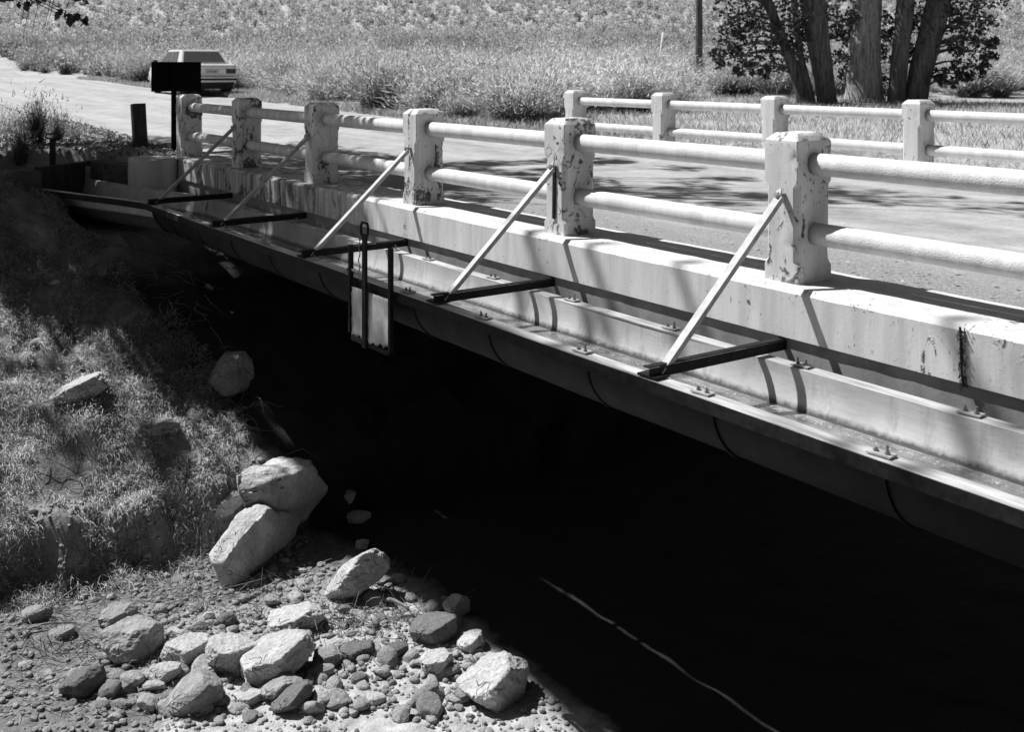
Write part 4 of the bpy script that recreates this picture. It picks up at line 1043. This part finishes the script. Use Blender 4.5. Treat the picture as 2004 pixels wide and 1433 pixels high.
def rock(px, py, wpx, hpx, label, m='stone', ang=.6, seed=0, depth=1.0, rz=0., tilt=0., name='rock', sink=.2, planes=9, group='boulders of the stream bank'):
    """px, py = middle of the rock's foot in the photograph; it rests on the ground there"""
    q = at_ground(px, py); s = (q - CAM) @ FW; wx = wpx / FPX * s; hz = hpx / FPX * s * .86; wx *= 1.06
    P, F = rock_arrays(seed + 40, 5, .35 + .65 * ang, planes, .11 if ang > .5 else .07, [((-.35 + .5 * math.sin(seed * 7.), -.05, .93), .50), ((.72, -.68, -.06), .60), ((.95, -.05, .2 * math.sin(seed)), .75)] if ang > .33 else ()); P = (P - (P.min(0) + P.max(0)) / 2) / (P.max(0) - P.min(0))
    dd = wx * depth; P = P * np.array([wx, dd, hz])
    ct, st = math.cos(tilt), math.sin(tilt); P = np.stack([P[:, 0] * ct - P[:, 2] * st, P[:, 1], P[:, 0] * st + P[:, 2] * ct], 1)
    a = math.atan2(RT[1], RT[0]) + rz; P = np.stack([P[:, 0] * math.cos(a) - P[:, 1] * math.sin(a), P[:, 0] * math.sin(a) + P[:, 1] * math.cos(a), P[:, 2]], 1)
    c = q[:2] + FW[:2] * dd * .35
    zmin = P[:, 2].min(); z = q[2] - zmin - sink * hz
    return tag(tris_mesh(name, P, F, M[m], smooth=True, loc=(c[0], c[1], z)), label, 'rock', group)
def hull_rock(pts, s0, label, m, seed, rough=.03):
    """a big fractured block: the convex hull of its measured corners, weathered"""
    import bmesh
    bm = bmesh.new()
    for px, py, ds in pts: bm.verts.new(at_depth(px, py, s0 + ds))
    res = bmesh.ops.convex_hull(bm, input=bm.verts)
    bmesh.ops.delete(bm, geom=[v for v in bm.verts if not v.link_faces], context='VERTS')
    bmesh.ops.triangulate(bm, faces=bm.faces)
    for _ in range(5):
        e = [e for e in bm.edges if e.calc_length() > .045]
        if not e: break
        bmesh.ops.subdivide_edges(bm, edges=e, cuts=1, use_grid_fill=True); bmesh.ops.triangulate(bm, faces=bm.faces)
    for _ in range(1): bmesh.ops.smooth_vert(bm, verts=bm.verts, factor=.35, use_axis_x=True, use_axis_y=True, use_axis_z=True)
    bm.normal_update(); V = np.array([v.co[:] for v in bm.verts]); Nn = np.array([v.normal[:] for v in bm.verts])
    V = V + Nn * (1.6 * rough * fbm(V * 3.2 + seed, 5) - 1.5 * rough * np.abs(fbm(V * 2.1 + seed + 9, 4)) + .5 * rough * fbm(V * 13 + seed, 3))[:, None]
    c = V.mean(0); c[2] = V[:, 2].min(); F = np.array([[v.index for v in f.verts] for f in bm.faces]); bm.free()
    return tag(tris_mesh('rock', V - c, F, M[m], smooth=True, loc=tuple(c)), label, 'rock', 'boulders of the stream bank')
sR = float((at_ground(470, 1150) - CAM) @ FW)
hull_rock([(456, 928, .55), (462, 962, .42), (474, 990, .40), (520, 965, .55), (566, 955, .70), (575, 930, .75), (612, 908, .95), (600, 903, 1.2), (545, 893, 1.2), (500, 912, 1.0), (642, 948, 1.3), (640, 990, 1.6), (600, 1030, 1.3), (500, 1040, .6), (640, 985, 1.9)],
          sR, 'flat-topped pale boulder jutting from the bank against the dark, uppermost of the large rocks', 'stone_white', 3)
hull_rock([(411, 1104, -.02), (405, 1085, .25), (466, 1000, .34), (500, 983, .55), (523, 995, .38), (518, 1006, .28), (472, 1052, .08), (440, 1098, -.06), (432, 1152, -.02), (458, 1172, -.02), (530, 1120, .55), (575, 1078, .95), (590, 1010, 1.2), (550, 998, .75), (570, 1000, 1.4)],
          sR, 'tall block with bright sloping left face and black shaded side below the flat-topped boulder', 'stone_white', 12, .022)
rock(428, 1010, 75, 60, 'pale flat slab half buried in the bank above the tall white-faced boulder', 'stone_white', .7, 6, .9, .2, sink=.3)
rock(688, 1183, 138, 82, 'oblong pale stone tilted up to the right at the edge of the shadow', 'stone_white', .55, 7, .55, .1, tilt=.5, sink=.06)
rock(573, 1246, 108, 50, 'flat wedge-shaped white stone below the dark hollow', 'stone_white', .8, 8, .8, 0, sink=.08)
rock(535, 1346, 145, 100, 'large rounded boulder with bright top in the middle of the cobbles', 'stone_white', .55, 9, .9, .2, tilt=.18)
rock(446, 1327, 105, 86, 'pale lumpy boulder left of the large rounded one', 'stone_white', .7, 10, .8, 0)
rock(353, 1307, 92, 54, 'low angular pale stone right of the brown pitted boulder', 'stone_white', .8, 11, .8, .3)
rock(245, 1302, 115, 90, 'rough pitted dull boulder among debris at the lower left', 'stone', .75, 21, .9, .3)
rock(222, 1235, 72, 55, 'dull rounded boulder resting behind the rough pitted one', 'stone', .7, 13, .9, .4)
rock(150, 1372, 82, 74, 'dark domed stone alone near the lower left corner', 'stone_dark', .5, 14, .9, 0)
rock(368, 1400, 108, 84, 'big grey rounded boulder with a crack, at the bottom edge left of the middle', 'stone', .5, 15, .9, .2)
rock(543, 1377, 82, 55, 'rounded speckled stone just below the large bright-topped boulder', 'stone', .45, 16, .9, 0)
rock(567, 1400, 84, 52, 'rounded dark grey stone touching the bottom edge', 'stone_dark', .4, 17, .8, .2, tilt=.3)
rock(480, 1388, 54, 34, 'small pale blocky stone between two rounded stones at the bottom edge', 'stone_white', .7, 18, .8, 0)
rock(316, 1342, 60, 44, 'white blocky stone behind the big cracked boulder', 'stone_white', .75, 19, .8, 0)
rock(398, 1328, 54, 30, 'small pale flat stone between the lumpy boulder and the cracked boulder', 'stone_white', .6, 20, .8, .2)
rock(846, 1266, 92, 64, 'dark rounded boulder with rough top beside the shadow edge', 'stone_dark', .4, 22, .9, 0)
rock(852, 1328, 66, 60, 'pale angular stone in front of the dark rounded boulder', 'stone_white', .85, 23, .8, .4, tilt=-.35)
rock(968, 1392, 140, 120, 'largest white boulder half in shadow at the bottom edge', 'stone_white', .75, 24, .9, .2)
rock(893, 1212, 52, 62, 'upright pale stone at the shadow edge above the dark rounded boulder', 'stone_white', .8, 25, .8, .2)
rock(921, 1282, 54, 50, 'pale stone at the shadow edge above the largest white boulder', 'stone_white', .7, 26, .9, .1)
rock(697, 1297, 66, 34, 'flat dark stone on gravel right of the large rounded boulder', 'stone_dark', .6, 27, .8, 0)
rock(637, 1312, 54, 44, 'grey upright stone beside the flat dark stone', 'stone', .6, 28, .8, 0)
rock(630, 1330, 42, 28, 'small smooth grey stone in front of the upright grey stone', 'stone', .35, 29, .8, 0)
rock(773, 1292, 48, 32, 'small brown rounded stone on gravel left of the pale angular stone', 'stone_dark', .4, 30, .8, 0)
rock(440, 1229, 38, 32, 'round smooth dark pebble-like stone above the cobbles', 'stone_dark', .25, 31, .9, 0)
rock(388, 1242, 32, 30, 'small round stone banded in grey left of the round dark stone', 'stone', .25, 32, .9, 0)
rock(406, 1217, 24, 22, 'tiny white round stone between two round grey stones', 'stone_white', .25, 33, .9, 0)
rock(750, 1150, 34, 24, 'small grey blocky stone right of the oblong stone', 'stone', .7, 34, .9, 0)
rock(776, 1146, 30, 24, 'small pale stone at the shadow edge right of the oblong stone', 'stone_white', .7, 35, .9, 0)
rock(707, 1078, 26, 24, 'small pale stone perched behind the upper end of the oblong stone', 'stone_white', .5, 36, .9, 0)
rock(676, 985, 34, 26, 'pale stone in the dark right of the flat-topped boulder', 'stone_white', .7, 37, .9, 0)
rock(700, 1028, 48, 26, 'flat broken pale stone at the shadow edge above the oblong stone', 'stone_white', .8, 38, .9, .3)
rock(140, 786, 110, 52, 'bright-topped stone embedded in the grassy bank at the left', 'stone_white', .6, 39, .8, 0, tilt=.25, sink=.3)
rock(440, 782, 100, 100, 'dappled grey boulder on the shaded bank above the flat-topped boulder', 'stone', .7, 41, .8, .3, tilt=.4, sink=.1)
rock(305, 856, 76, 44, 'low shaded stone on the bank left of the flat-topped boulder', 'stone', .5, 42, .8, 0)
rock(60, 1222, 62, 40, 'pale-topped stone on the debris at the left edge', 'stone', .7, 43, .8, 0)
rock(112, 1256, 52, 28, 'flat stone with pale edge left of the rough pitted boulder', 'stone', .6, 44, .8, 0)
rock(700, 1345, 34, 26, 'small dark rounded stone on the gravel patch at the bottom', 'stone_dark', .35, 45, .8, 0)
rock(735, 1388, 40, 30, 'small pale stone near the bottom edge right of the gravel', 'stone_white', .4, 46, .8, 0)
rock(905, 1384, 44, 36, 'rough stone left of the largest white boulder at the bottom edge', 'stone', .6, 47, .8, 0)

cob = []
for k in range(12):
    P, F = rock_arrays(300 + k, 3, [.45, .7, .9][k % 3], 8, .09); P = (P - P.mean(0)) / np.abs(P).max() * .5
    cob.append(tris_mesh('cobble', P * np.array([1, .8, .6]), F, M['cobble'], smooth=True))
used = set(); r = np.random.default_rng(21); cnt = 0
while cnt < 262:
    if r.random() < .72: px, py = r.uniform(190, 900), r.uniform(1170, 1400)
    else: px, py = r.uniform(0, 900), r.uniform(1120, 1420)
    if py < 1390 - .26 * px and px < 500 and r.random() < .75: continue
    if px > 640 and py < 1000 + .2 * px: continue
    q = at_ground(px, py); k = int(r.integers(12)); sz = min(.24, .05 + r.exponential(.055))
    if k not in used: o = cob[k]; used.add(k)
    else: o = cob[k].copy(); col.objects.link(o)
    o.location = (q[0], q[1], q[2] + sz * .16); o.scale = (sz * r.uniform(.8, 1.3), sz, sz * r.uniform(.75, 1.1)); o.rotation_euler = (r.normal(0, .3), r.normal(0, .3), r.uniform(0, 6.28))
    tag(o, 'small cobble lying among the gravel of the stream bed', 'cobble', 'cobbles of the stream bed'); cnt += 1
for i_ in range(34):
    q = at_ground(r.uniform(20, 470), r.uniform(520, 1110)); sz = .05 + r.exponential(.05); sz = min(sz, .2); o = cob[int(r.integers(12))].copy(); col.objects.link(o)
    o.location = (q[0], q[1], q[2] + sz * .05); o.scale = (sz * r.uniform(.9, 1.4), sz, sz * r.uniform(.7, 1.0)); o.rotation_euler = (r.normal(0, .4), r.normal(0, .4), r.uniform(0, 6.28))
    tag(o, 'small stone half buried in the dry grass of the left bank', 'stone', 'stones in the bank grass')
# gravel
r = np.random.default_rng(31); n = 15000; gp_ = [rock_arrays(500 + k, 1, .8, 7, .1) for k in range(8)]; gq_ = [rock_arrays(600 + k, 2, .75, 8, .09) for k in range(8)]
Vs, Fs, n0 = [], [], 0
PX = np.c_[r.uniform(-6.6, 1.5, n), r.uniform(-4.6, .2, n)]
PX = PX[(PX[:, 1] + .30 * perlin(np.c_[PX * 1.7, np.zeros(n)]) < -.45 - .25 * np.maximum(0, -4.6 - PX[:, 0])) & (perlin(np.c_[PX * 1.1, np.zeros(n)]) > -.25) & (PX[:, 0] > -6.0 + .6 * perlin(np.c_[PX * .7, np.ones(n)]))]
Zs = height(PX[:, 0], PX[:, 1])
for j_, ((x, y), z) in enumerate(zip(PX, Zs)):
    big = j_ % 9 == 0
    P, F = (gq_ if big else gp_)[int(r.integers(8))]; sz = (.016 + r.exponential(.012)) if big else .007 + r.exponential(.007); sz = min(sz, .05); W = P * sz * np.array([1.15, .85, .58]); a = r.uniform(0, 6.28)
    W = np.stack([W[:, 0] * math.cos(a) - W[:, 1] * math.sin(a) + x, W[:, 0] * math.sin(a) + W[:, 1] * math.cos(a) + y, W[:, 2] + z + sz * .3], 1)
    Vs.append(W); Fs.append(F + n0); n0 += len(W)
tag(tris_mesh('gravel', np.concatenate(Vs), np.concatenate(Fs), M['cobble'], smooth=True), 'gravel on the stream bed between the cobbles', 'gravel', kind='stuff')

# driftwood sticks and fine root debris
def stick(px0, py0, px1, py1, rad, label, lift=.05, wig=.05):
    a, b = at_ground(px0, py0), at_ground(px1, py1); a[2] += lift * .4; b[2] += lift
    m1 = (a + b) / 2; m1[2] = max(m1[2], H1(m1[0], m1[1]) + lift)
    mb = MB(); limb(mb, [a, m1, b], rad, rad * .5, 7, wig, seg=12)
    tag(mb.build('driftwood_stick', M['twig'], smooth=True), label, 'stick', 'sticks on the bank')
stick(35, 1245, 150, 1232, .010, 'long pale bent stick lying on the debris at the left edge')
stick(560, 1268, 640, 1212, .008, 'thin straight stick leaning over the flat wedge-shaped stone', .1)
stick(655, 1265, 668, 1330, .007, 'thin stick lying between the flat dark stone and the grey upright stone', .04)
stick(735, 1178, 800, 1205, .022, 'short thick log end among roots right of the oblong stone', .06)
stick(110, 1185, 215, 1120, .008, 'slim dark stick slanting across the undercut edge of the bank', .06)
stick(300, 1195, 520, 1145, .006, 'fine stick along the debris line below the bank', .06)
stick(900, 1330, 960, 1392, .006, 'thin root beside the largest white boulder', .06)
r = np.random.default_rng(41); mb = MB()
for _ in range(1100):
    zone = r.random()
    if zone < .6: px, py = r.uniform(30, 620), 0; py = 1200 - .06 * px + r.normal(0, 45)
    else: px, py = r.normal(720, 70), r.normal(1210, 30)
    a = at_ground(px, min(1420, max(1090, py))); L = r.uniform(.06, .28); d = r.normal(size=3); d[2] = abs(d[2]) * .4; d /= np.linalg.norm(d)
    b = a + d * L; m1 = (a + b) / 2 + r.normal(0, .12 * L, 3); m1[2] = max(m1[2], a[2] + .01); b[2] = max(b[2], H1(b[0], b[1]) + .01)
    mb.tube([a, m1, b], [.0035, .003, .0015], 3)
for _ in range(700):
    px, py = r.uniform(0, 420), r.uniform(1150, 1410); a = at_ground(px, py); L = r.uniform(.04, .2); th = r.uniform(0, 6.28)
    b = a + L * np.array([math.cos(th), math.sin(th), 0]); b[2] = H1(b[0], b[1]) + r.uniform(.005, .05); m1 = (a + b) / 2 + r.normal(0, .12 * L, 3); m1[2] = max(m1[2], H1(m1[0], m1[1]) + .008)
    mb.tube([a, m1, b], [.0035, .003, .0015], 3)
for _ in range(800):
    x, y = r.uniform(-10.5, -5.4), r.uniform(-5.0, -.6); L = r.uniform(.08, .42); a = np.array([x, y, H1(x, y) + .01]); th = r.normal(-.5, .9)
    b = a + L * np.array([math.cos(th), math.sin(th), 0]); b[2] = H1(b[0], b[1]) + r.uniform(.01, .05); m1 = (a + b) / 2 + r.normal(0, .1 * L, 3); m1[2] = max(m1[2], H1(m1[0], m1[1]) + .01)
    mb.tube([a, m1, b], [.004, .0035, .0015], 3)
tag(mb.build('root_debris', M['twig']), 'tangle of fine roots and twigs washed up along the foot of the bank', 'debris', kind='stuff')
